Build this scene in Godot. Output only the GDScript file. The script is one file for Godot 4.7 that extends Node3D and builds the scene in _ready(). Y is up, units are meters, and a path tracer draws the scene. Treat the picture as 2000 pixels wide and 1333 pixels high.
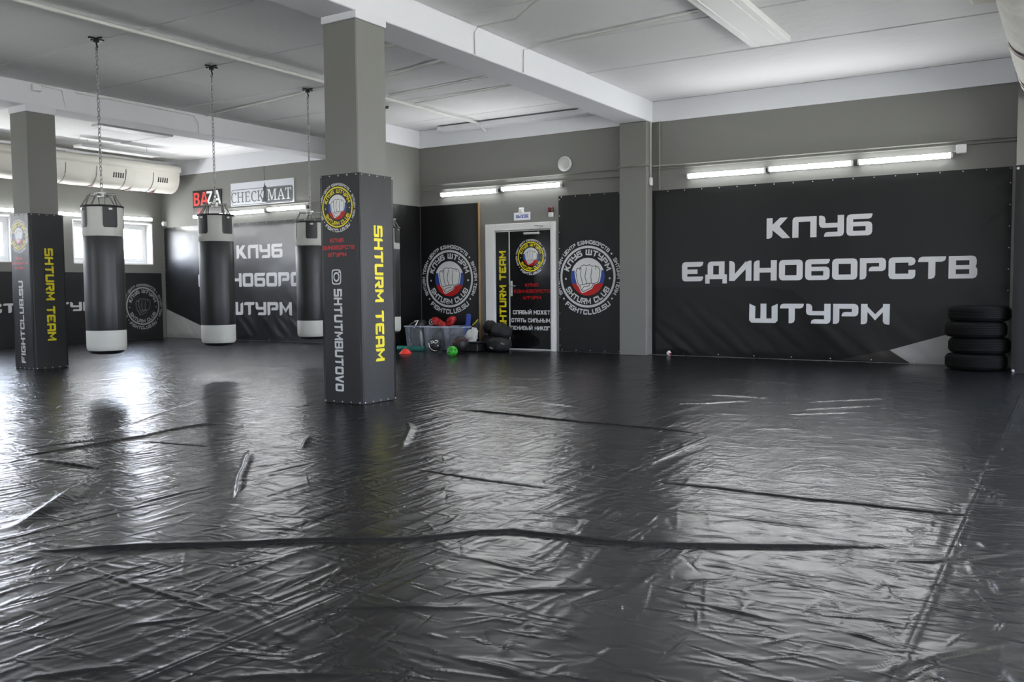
extends Node3D
# A martial-arts hall: black vinyl mat floor, grey columns with printed covers, heavy bags on chains, banners on the back wall.
# World: camera stands at x 0, z 0; the back wall is at z -12.465, the window wall at x -16.65.

const CEIL := 3.725
const BEAM := 3.43
const ZB := -12.465
const XL := -16.65
const XR := 3.2
const ZF := 4.6

var M := {}
var names_used := {}
var rng := RandomNumberGenerator.new()
var fn := FastNoiseLite.new()
var fn2 := FastNoiseLite.new()

const FOLDS := [
	[18,34,-3.58,-1.89,-3.38,-2.01,-3.11,-2.24,-2.86,-2.42,-2.55,-2.67,-2.28,-2.83,-2.18,-2.95,-2.10,-3.05,-1.98,-3.15,-1.80,-3.17,-1.58,-3.21,-1.37,-3.28,-1.17,-3.38,-0.89,-3.53,-0.65,-3.67,-0.50,-3.79],
	[14,30,-0.65,-3.54,-0.56,-3.53,-0.42,-3.58,-0.30,-3.71,-0.14,-3.90],
	[11,26,-1.97,-4.38,-1.78,-4.34,-1.51,-4.36,-1.10,-4.35,-0.78,-4.36,-0.56,-4.37,-0.42,-4.39,-0.16,-4.40],
	[11,26,-4.48,-6.11,-3.89,-6.08,-3.18,-5.98,-2.59,-5.97,-2.27,-5.94,-2.05,-5.91],
	[9,24,-3.33,-4.00,-3.01,-3.96,-2.62,-3.92,-2.40,-3.92,-2.09,-3.93],
	[13,32,-1.76,-2.34,-1.68,-2.42,-1.56,-2.53,-1.41,-2.64,-1.25,-2.79],
	[14,32,-2.06,-2.04,-1.93,-2.14,-1.73,-2.25,-1.54,-2.38],
	[13,34,-1.50,-1.98,-1.40,-1.98,-1.28,-1.98,-1.17,-1.98,-1.11,-1.96],
	[14,34,-2.38,-1.24,-2.35,-1.27,-2.25,-1.39,-2.13,-1.52],
	[10,32,-1.98,-1.50,-1.75,-1.65,-1.48,-1.83],
	[9,26,-2.48,-1.60,-2.37,-1.74,-2.28,-1.86],
	[6,16,-3.32,-1.96,-2.96,-1.92,-2.70,-1.90,-2.47,-1.89,-2.26,-1.88,-2.12,-1.92],
	[8,22,-2.06,-1.86,-1.84,-1.82],
	[36,80,-3.86,-2.05,-4.03,-2.31,-4.19,-2.50,-4.54,-2.87],
	[22,44,-5.53,-3.04,-5.07,-3.05,-4.59,-3.08],
	[20,42,-5.59,-2.97,-5.50,-3.26,-5.51,-3.64,-5.52,-3.92,-5.59,-4.19,-5.60,-4.52,-5.36,-4.62],
	[12,28,-5.81,-3.08,-5.68,-3.62,-5.53,-3.79],
	[9,26,-5.51,-3.76,-5.19,-3.82,-4.88,-3.86,-4.57,-3.93],
	[20,44,-4.49,-3.97,-4.06,-3.55,-3.85,-3.33,-3.55,-3.05,-3.40,-2.89],
	[6,20,-4.35,-3.91,-3.88,-3.43],
	[16,38,-4.57,-4.58,-4.34,-4.30,-4.12,-4.04],
	[18,40,-4.40,-5.45,-4.07,-5.09,-3.81,-4.71,-3.59,-4.38],
	[6,24,-8.53,-4.55,-8.06,-5.02],
	[6,24,-7.60,-4.05,-7.90,-4.40],
	[6,26,-9.92,-5.29,-9.08,-6.02,-8.69,-6.66,-8.04,-7.20],
	[10,30,-5.73,-5.58,-5.89,-6.05],
	[6,24,-3.81,-3.42,-3.79,-3.90],
	[5,22,-3.36,-2.87,-3.45,-3.62],
	[7,24,-3.81,-2.49,-3.82,-2.91,-3.81,-3.21],
	[7,28,-5.78,-3.72,-6.13,-4.23,-6.48,-4.80,-6.85,-5.41,-7.48,-6.25],
	[7,30,-3.47,-9.63,-2.72,-9.41,-2.15,-9.49],
	[7,30,-2.01,-9.24,-1.16,-9.16],
	[7,28,-3.14,-8.10,-2.58,-8.09,-2.11,-8.09],
	[7,28,-3.10,-7.31,-2.69,-7.46,-2.32,-7.97],
	[7,28,-2.04,-7.88,-1.59,-8.37,-1.24,-8.81],
	[7,28,-1.99,-7.36,-1.30,-8.10],
	[7,28,-2.58,-6.93,-2.08,-6.94],
	[7,26,-2.02,-7.05,-1.30,-7.64],
	[6,24,-2.02,-6.25,-1.54,-6.50],
	[6,24,-2.01,-5.52,-1.67,-5.58,-1.27,-5.81],
	[7,26,-1.79,-5.96,-1.26,-5.98,-0.84,-6.01,-0.47,-6.03],
	[5,22,-2.86,-5.98,-2.22,-5.96,-2.04,-5.97],
	[8,26,-0.63,-5.22,-0.40,-5.51,-0.22,-5.79],
	[6,22,-1.73,-5.16,-1.55,-5.16],
	[6,22,-1.50,-3.86,-1.24,-3.84,-1.01,-3.84,-0.76,-3.90],
	[8,24,-0.84,-3.07,-0.70,-3.07],
	[8,24,-1.16,-3.13,-0.98,-3.15],
	[11,30,-1.12,-2.72,-1.00,-2.73,-0.85,-2.72,-0.70,-2.71],
	[11,28,-0.57,-2.72,-0.43,-2.71],
	[11,28,-0.80,-2.37,-0.70,-2.38],
	[6,20,-0.81,-3.44,-0.71,-3.43],
	[6,20,-0.57,-3.23,-0.44,-3.24],
	[6,22,-0.57,-3.40,-0.39,-3.38,-0.28,-3.35,-0.17,-3.37],
	[11,46,-0.47,-2.37,-0.36,-2.56,-0.28,-2.69,-0.18,-2.82,-0.10,-2.91],
	[8,24,-2.03,-2.74,-1.88,-2.76,-1.73,-2.73,-1.53,-2.79],
	[6,22,-2.03,-2.89,-1.95,-3.08],
	[7,28,-5.48,-9.42,-4.60,-9.30],
	[7,28,-5.54,-8.55,-4.62,-8.60],
	[6,26,-5.16,-7.80,-4.58,-7.84],
	[7,28,-4.14,-6.91,-3.38,-6.67],
	[6,26,-4.34,-6.44,-3.86,-6.45],
	[6,22,-2.69,-5.18,-2.53,-5.14],
	[7,26,-1.84,-4.94,-1.65,-4.93],
	[8,26,-2.67,-2.53,-2.53,-2.81],
	[7,24,-2.64,-2.20,-2.56,-2.43],
	[9,28,-3.38,-1.78,-3.38,-1.97],
	[8,30,-2.67,-1.39,-2.62,-1.56,-2.60,-1.79],
	[8,30,-2.93,-1.54,-2.94,-1.90,-2.92,-2.17]
]


# ------------------------------------------------------------------ mesh helpers
func mb() -> SurfaceTool:
	var st := SurfaceTool.new()
	st.begin(Mesh.PRIMITIVE_TRIANGLES)
	return st

func tri(st: SurfaceTool, a: Vector3, b: Vector3, c: Vector3) -> void:
	st.add_vertex(a); st.add_vertex(b); st.add_vertex(c)

func quad(st: SurfaceTool, a: Vector3, b: Vector3, c: Vector3, d: Vector3) -> void:
	# a b c d anticlockwise seen from outside
	tri(st, a, c, b); tri(st, a, d, c)

func add_box(st: SurfaceTool, lo: Vector3, hi: Vector3, bev := 0.0, xf := Transform3D.IDENTITY) -> void:
	st.set_smooth_group(-1)
	var c := (lo + hi) * 0.5
	var h := (hi - lo) * 0.5
	var b := minf(bev, minf(h.x, minf(h.y, h.z)) * 0.95)
	if b <= 0.0:
		var p := []
		for i in 8:
			p.append(xf * (c + Vector3(h.x if i & 1 else -h.x, h.y if i & 2 else -h.y, h.z if i & 4 else -h.z)))
		quad(st, p[4], p[5], p[7], p[6]); quad(st, p[1], p[0], p[2], p[3])
		quad(st, p[5], p[1], p[3], p[7]); quad(st, p[0], p[4], p[6], p[2])
		quad(st, p[6], p[7], p[3], p[2]); quad(st, p[0], p[1], p[5], p[4])
		return
	# chamfered box: faces, edge strips and corner triangles
	var ax := [Vector3(1, 0, 0), Vector3(0, 1, 0), Vector3(0, 0, 1)]
	var face := func(axis: int, s: float, i: float, j: float) -> Vector3:
		var u: Vector3 = ax[axis] * s * h[axis]
		var a1 := (axis + 1) % 3
		var a2 := (axis + 2) % 3
		return xf * (c + u + ax[a1] * i * (h[a1] - b) + ax[a2] * j * (h[a2] - b))
	for axis in 3:
		for s in [-1.0, 1.0]:
			var q := [face.call(axis, s, -1.0, -1.0), face.call(axis, s, 1.0, -1.0), face.call(axis, s, 1.0, 1.0), face.call(axis, s, -1.0, 1.0)]
			if s > 0.0:
				quad(st, q[0], q[1], q[2], q[3])
			else:
				quad(st, q[0], q[3], q[2], q[1])
	for axis in 3:
		var a1 := (axis + 1) % 3
		var a2 := (axis + 2) % 3
		for s1 in [-1.0, 1.0]:
			for s2 in [-1.0, 1.0]:
				# edge along axis between face a1 (sign s1) and face a2 (sign s2)
				# face(a1): i runs on a2, j runs on axis ; face(a2): i runs on axis, j runs on a1
				var p0: Vector3 = face.call(a1, s1, s2, -1.0)
				var p1: Vector3 = face.call(a1, s1, s2, 1.0)
				var q0: Vector3 = face.call(a2, s2, -1.0, s1)
				var q1: Vector3 = face.call(a2, s2, 1.0, s1)
				if s1 * s2 > 0.0:
					quad(st, p0, q0, q1, p1)
				else:
					quad(st, p0, p1, q1, q0)
	for sx in [-1.0, 1.0]:
		for sy in [-1.0, 1.0]:
			for sz in [-1.0, 1.0]:
				var pa: Vector3 = face.call(0, sx, sy, sz)
				var pb: Vector3 = face.call(1, sy, sz, sx)
				var pc: Vector3 = face.call(2, sz, sx, sy)
				if sx * sy * sz > 0.0:
					tri(st, pa, pc, pb)
				else:
					tri(st, pa, pb, pc)

func add_tube(st: SurfaceTool, pts: Array, r: float, sides := 8, closed := false) -> void:
	st.set_smooth_group(1)
	var rings := []
	var n := pts.size()
	for i in n:
		var a: Vector3 = pts[(i - 1 + n) % n] if closed else pts[maxi(i - 1, 0)]
		var b: Vector3 = pts[(i + 1) % n] if closed else pts[mini(i + 1, n - 1)]
		var t := (b - a).normalized()
		var up := Vector3.UP if absf(t.y) < 0.9 else Vector3.RIGHT
		var u := t.cross(up).normalized()
		var v := u.cross(t).normalized()
		var ring := []
		for k in sides:
			var an := TAU * k / sides
			ring.append(pts[i] + (u * cos(an) + v * sin(an)) * r)
		rings.append(ring)
	for i in (n if closed else n - 1):
		var j := (i + 1) % n
		for k in sides:
			var l := (k + 1) % sides
			quad(st, rings[i][k], rings[i][l], rings[j][l], rings[j][k])
	if not closed:
		st.set_smooth_group(-1)
		for k in range(1, sides - 1):
			tri(st, rings[0][0], rings[0][k], rings[0][k + 1])
			tri(st, rings[n - 1][0], rings[n - 1][k + 1], rings[n - 1][k])

func add_lathe(st: SurfaceTool, prof: Array, seg := 32, xf := Transform3D.IDENTITY, smooth := true) -> void:
	# prof: Vector2(r, y) from the bottom up
	st.set_smooth_group(2 if smooth else -1)
	for i in prof.size() - 1:
		var a: Vector2 = prof[i]
		var b: Vector2 = prof[i + 1]
		for k in seg:
			var t0 := TAU * k / seg
			var t1 := TAU * (k + 1) / seg
			var p0 := xf * Vector3(a.x * cos(t0), a.y, a.x * sin(t0))
			var p1 := xf * Vector3(a.x * cos(t1), a.y, a.x * sin(t1))
			var p2 := xf * Vector3(b.x * cos(t1), b.y, b.x * sin(t1))
			var p3 := xf * Vector3(b.x * cos(t0), b.y, b.x * sin(t0))
			if a.x < 1e-5:
				tri(st, p0, p3, p2)
			elif b.x < 1e-5:
				tri(st, p0, p2, p1)
			else:
				tri(st, p0, p2, p1); tri(st, p0, p3, p2)

func add_blob(st: SurfaceTool, c: Vector3, rad: Vector3, amp := 0.0, freq := 6.0, turn := Vector3.ZERO, seg := 20, flat_y := -99.0) -> void:
	# a lumpy ellipsoid: one closed soft shape
	st.set_smooth_group(3)
	var bas := Basis.from_euler(turn)
	var rows := seg / 2
	var pt := func(i: int, k: int) -> Vector3:
		var th := PI * i / rows
		var ph := TAU * (k % seg) / seg
		var d := Vector3(sin(th) * cos(ph), cos(th), sin(th) * sin(ph))
		var m := 1.0 + amp * fn.get_noise_3dv((d * rad.length() * 8.0 + c * 5.0) * freq * 3.0)
		var p: Vector3 = c + bas * (d * rad * m)
		if p.y < flat_y:
			p.y = flat_y + (p.y - flat_y) * 0.02
		return p
	for i in rows:
		for k in seg:
			var a: Vector3 = pt.call(i, k)
			var b: Vector3 = pt.call(i, k + 1)
			var c2: Vector3 = pt.call(i + 1, k + 1)
			var d2: Vector3 = pt.call(i + 1, k)
			if i > 0:
				tri(st, a, b, c2)
			if i < rows - 1:
				tri(st, a, c2, d2)

func obj(called: String, st: SurfaceTool, m: Material, parent: Node = self, normals := true) -> MeshInstance3D:
	if normals:
		st.generate_normals()
	st.index()
	var o := MeshInstance3D.new()
	o.name = numbered(called) if parent == self else called
	o.mesh = st.commit()
	o.material_override = m
	parent.add_child(o, true)
	return o

func mesh_obj(called: String, mesh: Mesh, m: Material, parent: Node = self) -> MeshInstance3D:
	var o := MeshInstance3D.new()
	o.name = numbered(called) if parent == self else called
	o.mesh = mesh
	o.material_override = m
	parent.add_child(o, true)
	return o

func numbered(called: String) -> String:
	if not names_used.has(called):
		names_used[called] = 0
		return called
	names_used[called] += 1
	return "%s_%03d" % [called, names_used[called]]

func tag(o: Node, label: String, category: String, group := "", kind := "") -> Node:
	o.set_meta("label", label)
	o.set_meta("category", category)
	if group: o.set_meta("group", group)
	if kind: o.set_meta("kind", kind)
	return o

func struct(o: Node, label := "", category := "") -> Node:
	o.set_meta("kind", "structure")
	if label: o.set_meta("label", label)
	if category: o.set_meta("category", category)
	return o

func thing(called: String, label: String, category: String, at := Vector3.ZERO, turn := 0.0, group := "") -> Node3D:
	var o := Node3D.new()
	o.name = numbered(called)
	add_child(o)
	o.position = at
	o.rotation.y = turn
	tag(o, label, category, group)
	return o

func mat(c: Color, rough := 0.6, metal := 0.0) -> StandardMaterial3D:
	var m := StandardMaterial3D.new()
	m.albedo_color = c
	m.roughness = rough
	m.metallic = metal
	return m

func grid_mesh(xs: PackedFloat32Array, ys: PackedFloat32Array, pos: Callable, uv: Callable) -> ArrayMesh:
	# a smooth sheet over a grid of parameters; pos(a, b) -> point, normals from neighbours
	var nx := xs.size()
	var ny := ys.size()
	var v := PackedVector3Array(); v.resize(nx * ny)
	var t := PackedVector2Array(); t.resize(nx * ny)
	for j in ny:
		for i in nx:
			v[j * nx + i] = pos.call(xs[i], ys[j])
			t[j * nx + i] = uv.call(xs[i], ys[j])
	var n := PackedVector3Array(); n.resize(nx * ny)
	for j in ny:
		for i in nx:
			var du := v[j * nx + mini(i + 1, nx - 1)] - v[j * nx + maxi(i - 1, 0)]
			var dv := v[mini(j + 1, ny - 1) * nx + i] - v[maxi(j - 1, 0) * nx + i]
			n[j * nx + i] = du.cross(dv).normalized()
	var idx := PackedInt32Array(); idx.resize((nx - 1) * (ny - 1) * 6)
	var k := 0
	for j in ny - 1:
		for i in nx - 1:
			var a := j * nx + i
			idx[k] = a; idx[k + 1] = a + nx + 1; idx[k + 2] = a + 1
			idx[k + 3] = a; idx[k + 4] = a + nx; idx[k + 5] = a + nx + 1
			k += 6
	var arr := []
	arr.resize(Mesh.ARRAY_MAX)
	arr[Mesh.ARRAY_VERTEX] = v
	arr[Mesh.ARRAY_NORMAL] = n
	arr[Mesh.ARRAY_TEX_UV] = t
	arr[Mesh.ARRAY_INDEX] = idx
	var me := ArrayMesh.new()
	me.add_surface_from_arrays(Mesh.PRIMITIVE_TRIANGLES, arr)
	return me

func lin(a: float, b: float, n: int) -> PackedFloat32Array:
	var r := PackedFloat32Array()
	for i in n + 1:
		r.append(a + (b - a) * i / n)
	return r

# a hanging printed sheet, w by h metres, in its own xy plane facing +z, origin at its lower left corner
func sheet(called: String, w: float, h: float, m: Material, parent: Node, nx: int, ny: int, disp: Callable) -> MeshInstance3D:
	var me := grid_mesh(lin(0, w, nx), lin(0, h, ny), func(x, y): return Vector3(x, y, disp.call(x, y)), func(x, y): return Vector2(x / w, 1.0 - y / h))
	return mesh_obj(called, me, m, parent)

# ------------------------------------------------------------------ print: canvases, glyphs, emblems
func canvas(w: float, h: float, px_per_m: float, bg: Color) -> Dictionary:
	var iw := int(w * px_per_m) * 2
	var ih := int(h * px_per_m) * 2
	var im := Image.create(iw, ih, false, Image.FORMAT_RGB8)
	im.fill(bg)
	return {"im": im, "s": Vector2(iw / w, ih / h), "h": ih}

func fill_poly(cv: Dictionary, pts: PackedVector2Array, col: Color) -> void:
	var im: Image = cv.im
	var s: Vector2 = cv.s
	var n := pts.size()
	var q := PackedVector2Array()
	var y0 := 1e9
	var y1 := -1e9
	for p in pts:
		var v := Vector2(p.x * s.x, cv.h - p.y * s.y)
		q.append(v)
		y0 = minf(y0, v.y)
		y1 = maxf(y1, v.y)
	for y in range(maxi(int(ceil(y0 - 0.5)), 0), mini(int(floor(y1 - 0.5)), im.get_height() - 1) + 1):
		var yc := y + 0.5
		var xs := []
		for i in n:
			var a := q[i]
			var b := q[(i + 1) % n]
			if (a.y <= yc) != (b.y <= yc):
				xs.append(a.x + (yc - a.y) / (b.y - a.y) * (b.x - a.x))
		xs.sort()
		for k in range(0, xs.size() - 1, 2):
			var xa := int(round(xs[k]))
			var xb := int(round(xs[k + 1]))
			if xb > xa:
				im.fill_rect(Rect2i(xa, y, xb - xa, 1), col)

func disc(cv: Dictionary, c: Vector2, r: float, col: Color, n := 64) -> void:
	var p := PackedVector2Array()
	for i in n:
		p.append(c + Vector2.from_angle(TAU * i / n) * r)
	fill_poly(cv, p, col)

func line(cv: Dictionary, pts: Array, w: float, col: Color) -> void:
	for i in pts.size() - 1:
		var a: Vector2 = pts[i]
		var b: Vector2 = pts[i + 1]
		var d := (b - a).normalized() * w * 0.5
		var e := d.orthogonal()
		fill_poly(cv, PackedVector2Array([a - d + e, b + d + e, b + d - e, a - d - e]), col)

func done(cv: Dictionary) -> ImageTexture:
	var im: Image = cv.im
	im.shrink_x2()
	return ImageTexture.create_from_image(im)

func printed(cv: Dictionary, rough: float) -> StandardMaterial3D:
	var m := mat(Color.WHITE, rough)
	m.albedo_texture = done(cv)
	m.metallic_specular = 0.38
	return m

# glyphs of a wide squarish display letter; a bar with rounded corners: a lower left, b lower right, c upper right, d upper left
func bar(x0: float, y0: float, x1: float, y1: float, cut := "") -> PackedVector2Array:
	var r := minf(0.17, minf(x1 - x0, y1 - y0) * 0.7)
	var p := PackedVector2Array()
	var cs := [[Vector2(x0, y0), Vector2(0, 1), Vector2(1, 0), "a"], [Vector2(x1, y0), Vector2(-1, 0), Vector2(0, 1), "b"], [Vector2(x1, y1), Vector2(0, -1), Vector2(-1, 0), "c"], [Vector2(x0, y1), Vector2(1, 0), Vector2(0, -1), "d"]]
	for c in cs:
		var k: Vector2 = c[0]
		if cut.contains(c[3]):
			p.append(k + c[1] * r); p.append(k + c[1] * r * 0.29 + c[2] * r * 0.29); p.append(k + c[2] * r)
		else:
			p.append(k)
	return p

func poly(f: Array) -> PackedVector2Array:
	var p := PackedVector2Array()
	for i in range(0, f.size(), 2):
		p.append(Vector2(f[i], f[i + 1]))
	return p

var glyphs := {}
func glyph(ch: String) -> Array:
	if glyphs.has(ch):
		return glyphs[ch]
	var W := 1.16
	var V := 0.3
	var T := 0.25
	var L := bar(0, 0, V, 1, "ad")
	var g := []
	match ch:
		"О", "O": g = [L, bar(W - V, 0, W, 1, "bc"), bar(V - .02, 1 - T, W - V + .02, 1), bar(V - .02, 0, W - V + .02, T)]
		"D": g = [bar(0, 0, V, 1), bar(W - V, 0, W, 1, "bc"), bar(V, 1 - T, W - V + .02, 1), bar(V, 0, W - V + .02, T)]
		"С", "C": g = [L, bar(W - V, .62, W, 1, "bc"), bar(V - .02, 1 - T, W - V + .02, 1), bar(V - .02, 0, W - V + .02, T), bar(W - V, 0, W, .42, "b")]
		"G": g = [L, bar(V - .02, 1 - T, W, 1, "bc"), bar(V - .02, 0, W - V + .02, T), bar(W - V, 0, W, .6, "b"), bar(.55, .4, W, .62)]
		"Е", "E": g = [L, bar(V - .02, 1 - T, W, 1, "b"), bar(V - .02, .38, W * .74, .62), bar(V - .02, 0, W, T, "b")]
		"F": g = [bar(0, 0, V, 1, "bd"), bar(V - .02, 1 - T, W, 1, "b"), bar(V - .02, .36, W * .8, .6)]
		"К", "K": g = [bar(0, 0, V, 1, "b"), poly([V - .02, .66, .66, 1, 1.04, 1, .62, .55, V - .02, .4]), poly([.34, .58, .64, .58, W + .02, 0, .78, 0, .3, .4])]
		"П", "Л": g = [bar(0, 0, V, 1, "d"), bar(W - V, 0, W, 1), bar(V - .02, 1 - T, W - V + .02, 1)]
		"У": g = [bar(0, .42, V, 1, "ac"), bar(W - V, 0, W, 1, "b"), bar(V - .02, .42, W - V + .02, .64), bar(.24, 0, W - V + .02, .22, "d")]
		"Б": g = [L, bar(V - .02, .76, W, 1, "b"), bar(V - .02, .43, W - V + .02, .64), bar(W - V, 0, W, .64, "bc"), bar(V - .02, 0, W - V + .02, .22)]
		"Д": g = [bar(.13, .1, .13 + V, 1, "d"), bar(W - .13 - V, .1, W - .13, 1), bar(.4, 1 - .22, W - .4, 1), bar(0, .1, W, .34), bar(0, -.12, .24, .2), bar(W - .24, -.12, W, .2)]
		"И", "Й": 
			g = [bar(0, 0, V, 1, "c"), bar(W - V, 0, W, 1, "d"), poly([V - .02, 0, V - .02, .34, W - V + .02, 1, W - V + .02, .6])]
			if ch == "Й": g.append(bar(.35, 1.08, .8, 1.24, "ab"))
		"Н", "H": g = [bar(0, 0, V, 1, "d"), bar(W - V, 0, W, 1), bar(V - .02, .4, W - V + .02, .63)]
		"N": g = [bar(0, 0, V, 1), bar(W - V, 0, W, 1), poly([V - .02, 1, V - .02, .6, W - V + .02, 0, W - V + .02, .4])]
		"Р", "P", "R", "Я": 
			g = [bar(0, 0, V, 1, "b"), bar(V - .02, .76, W - V + .02, 1), bar(W - V, .38, W, 1, "bc"), bar(.4, .38, W - V + .02, .6, "d")]
			if ch == "R": g.append(poly([.5, .4, .86, .4, W + .02, 0, .8, 0]))
		"Т", "T": g = [bar(0, .76, W, 1, "bd"), bar(W * .5 - .15, 0, W * .5 + .15, .78, "b")]
		"В", "B": g = [bar(0, 0, V, 1), bar(V - .02, .8, W - V, 1), bar(V - .02, .41, W - V, .6), bar(V - .02, 0, W - V, .2), bar(W - V - .02, .46, W - .03, 1, "bc"), bar(W - V - .02, 0, W, .56, "bc")]
		"Ш", "Щ":
			W = 1.42
			g = [poly([0, .12, .12, 0, V, 0, V, .86, 0, 1]), bar(.56, 0, .86, 1), poly([W, .12, W - .12, 0, W - V, 0, W - V, .86, W, 1]), bar(V - .02, 0, W - V + .02, .24)]
		"М", "M":
			W = 1.28
			g = [bar(0, 0, V, 1, "b"), bar(W - V, 0, W, 1, "a"), poly([V - .12, 1, W * .5, .5, W - V + .12, 1, W - V + .02, .62, W * .5, .2, V - .02, .62])]
		"S": g = [bar(0, .76, W, 1, "cd"), bar(0, .4, V, .95), bar(0, .4, W, .62, "ac"), bar(W - V, .06, W, .58), bar(0, 0, W, .23, "b")]
		"U": g = [bar(0, 0, V, 1, "a"), bar(W - V, 0, W, 1, "b"), bar(V - .02, 0, W - V + .02, T)]
		"Ц": g = [bar(0, 0, V, 1, "a"), bar(W - V, -.14, W, 1), bar(V - .02, 0, W - V + .02, T)]
		"А", "A": g = [bar(0, 0, V, 1, "d"), bar(W - V, 0, W, 1, "c"), bar(V - .02, 1 - T, W - V + .02, 1), bar(V - .02, .28, W - V + .02, .5)]
		"V": g = [poly([0, 1, V, 1, W * .5, .35, W - V, 1, W, 1, W * .5 + .18, 0, W * .5 - .18, 0])]
		"Z": g = [bar(0, .76, W, 1), bar(0, 0, W, T), poly([0, T - .02, W - .36, .78, W, .78, .36, T - .02])]
		"L": g = [bar(0, 0, V, 1, "a"), bar(V - .02, 0, W * .92, T)]
		"I":
			W = V
			g = [bar(0, 0, V, 1)]
		"Ь": g = [bar(0, 0, V, 1, "a"), bar(V - .02, .4, W - V + .02, .6), bar(W - V, 0, W, .6, "bc"), bar(V - .02, 0, W - V + .02, .2)]
		"Ы":
			W = 1.4
			g = [bar(0, 0, .26, 1, "a"), bar(.24, .4, .75, .6), bar(.62, 0, .88, .6, "bc"), bar(.24, 0, .7, .2), bar(W - .28, 0, W, 1)]
		"Г": g = [bar(0, 0, V, 1, "d"), bar(V - .02, 1 - T, W * .92, 1)]
		"Х", "X": g = [poly([0, 1, .38, 1, W, 0, W - .38, 0]), poly([0, 0, .38, 0, W, 1, W - .38, 1])]
		"Ж":
			W = 1.5
			g = [bar(.6, 0, .9, 1), poly([0, 1, .34, 1, .65, .6, .65, .3]), poly([0, 0, .34, 0, .65, .4, .65, .7]), poly([W, 1, W - .34, 1, .85, .6, .85, .3]), poly([W, 0, W - .34, 0, .85, .4, .85, .7])]
		".":
			W = .28
			g = [bar(0, 0, .28, .27)]
		",":
			W = .28
			g = [poly([.04, .26, .28, .26, .16, -.18, 0, -.18])]
		"·":
			W = .3
			g = [bar(0, .38, .28, .64, "abcd")]
		_: W = .62
	glyphs[ch] = [W, g]
	return glyphs[ch]

func text_width(s: String) -> float:
	var w := 0.0
	for ch in s:
		w += glyph(ch)[0] + 0.11
	return w - 0.11

# centred text; fit > 0 stretches it to that width; turn in radians
func text(cv: Dictionary, s: String, at: Vector2, h: float, col: Color, fit := 0.0, turn := 0.0) -> void:
	var kx := h if fit <= 0.0 else fit / text_width(s)
	var x := -text_width(s) * kx * 0.5
	for ch in s:
		var g := glyph(ch)
		for pl in g[1]:
			var q := PackedVector2Array()
			for p in pl:
				q.append(at + Vector2(x + p.x * kx, (p.y - 0.5) * h).rotated(turn))
			fill_poly(cv, q, col)
		x += (g[0] + 0.11) * kx

# text along a circle; mid = angle of its middle, outward = tops point away from the centre
func arc_text(cv: Dictionary, s: String, c: Vector2, r: float, h: float, col: Color, mid: float, span: float, outward := true) -> void:
	var w := text_width(s)
	var pos := 0.0
	var kx := span * (r + (h * 0.5)) / w
	for ch in s:
		var g := glyph(ch)
		var f: float = (pos + g[0] * 0.5) / w - 0.5
		var a := mid - f * span if outward else mid + f * span
		var turn := a - PI * 0.5 if outward else a + PI * 0.5
		for pl in g[1]:
			var q := PackedVector2Array()
			for p in pl:
				q.append(c + Vector2.from_angle(a) * (r + h * 0.5) + Vector2((p.x - g[0] * 0.5) * kx, (p.y - 0.5) * h).rotated(turn))
			fill_poly(cv, q, col)
		pos += g[0] + 0.11

const FIST := [-.40, .24, -.37, .28, -.27, .28, -.23, .35, -.13, .385, -.04, .36, .08, .385, .16, .335, .29, .345, .39, .30, .445, .20, .43, .02, .39, -.16, .29, -.21, .21, -.23, .145, -.35, -.03, -.43, -.16, -.48, -.22, -.43, -.275, -.30, -.34, -.23, -.39, -.05, -.42, .14]

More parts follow.
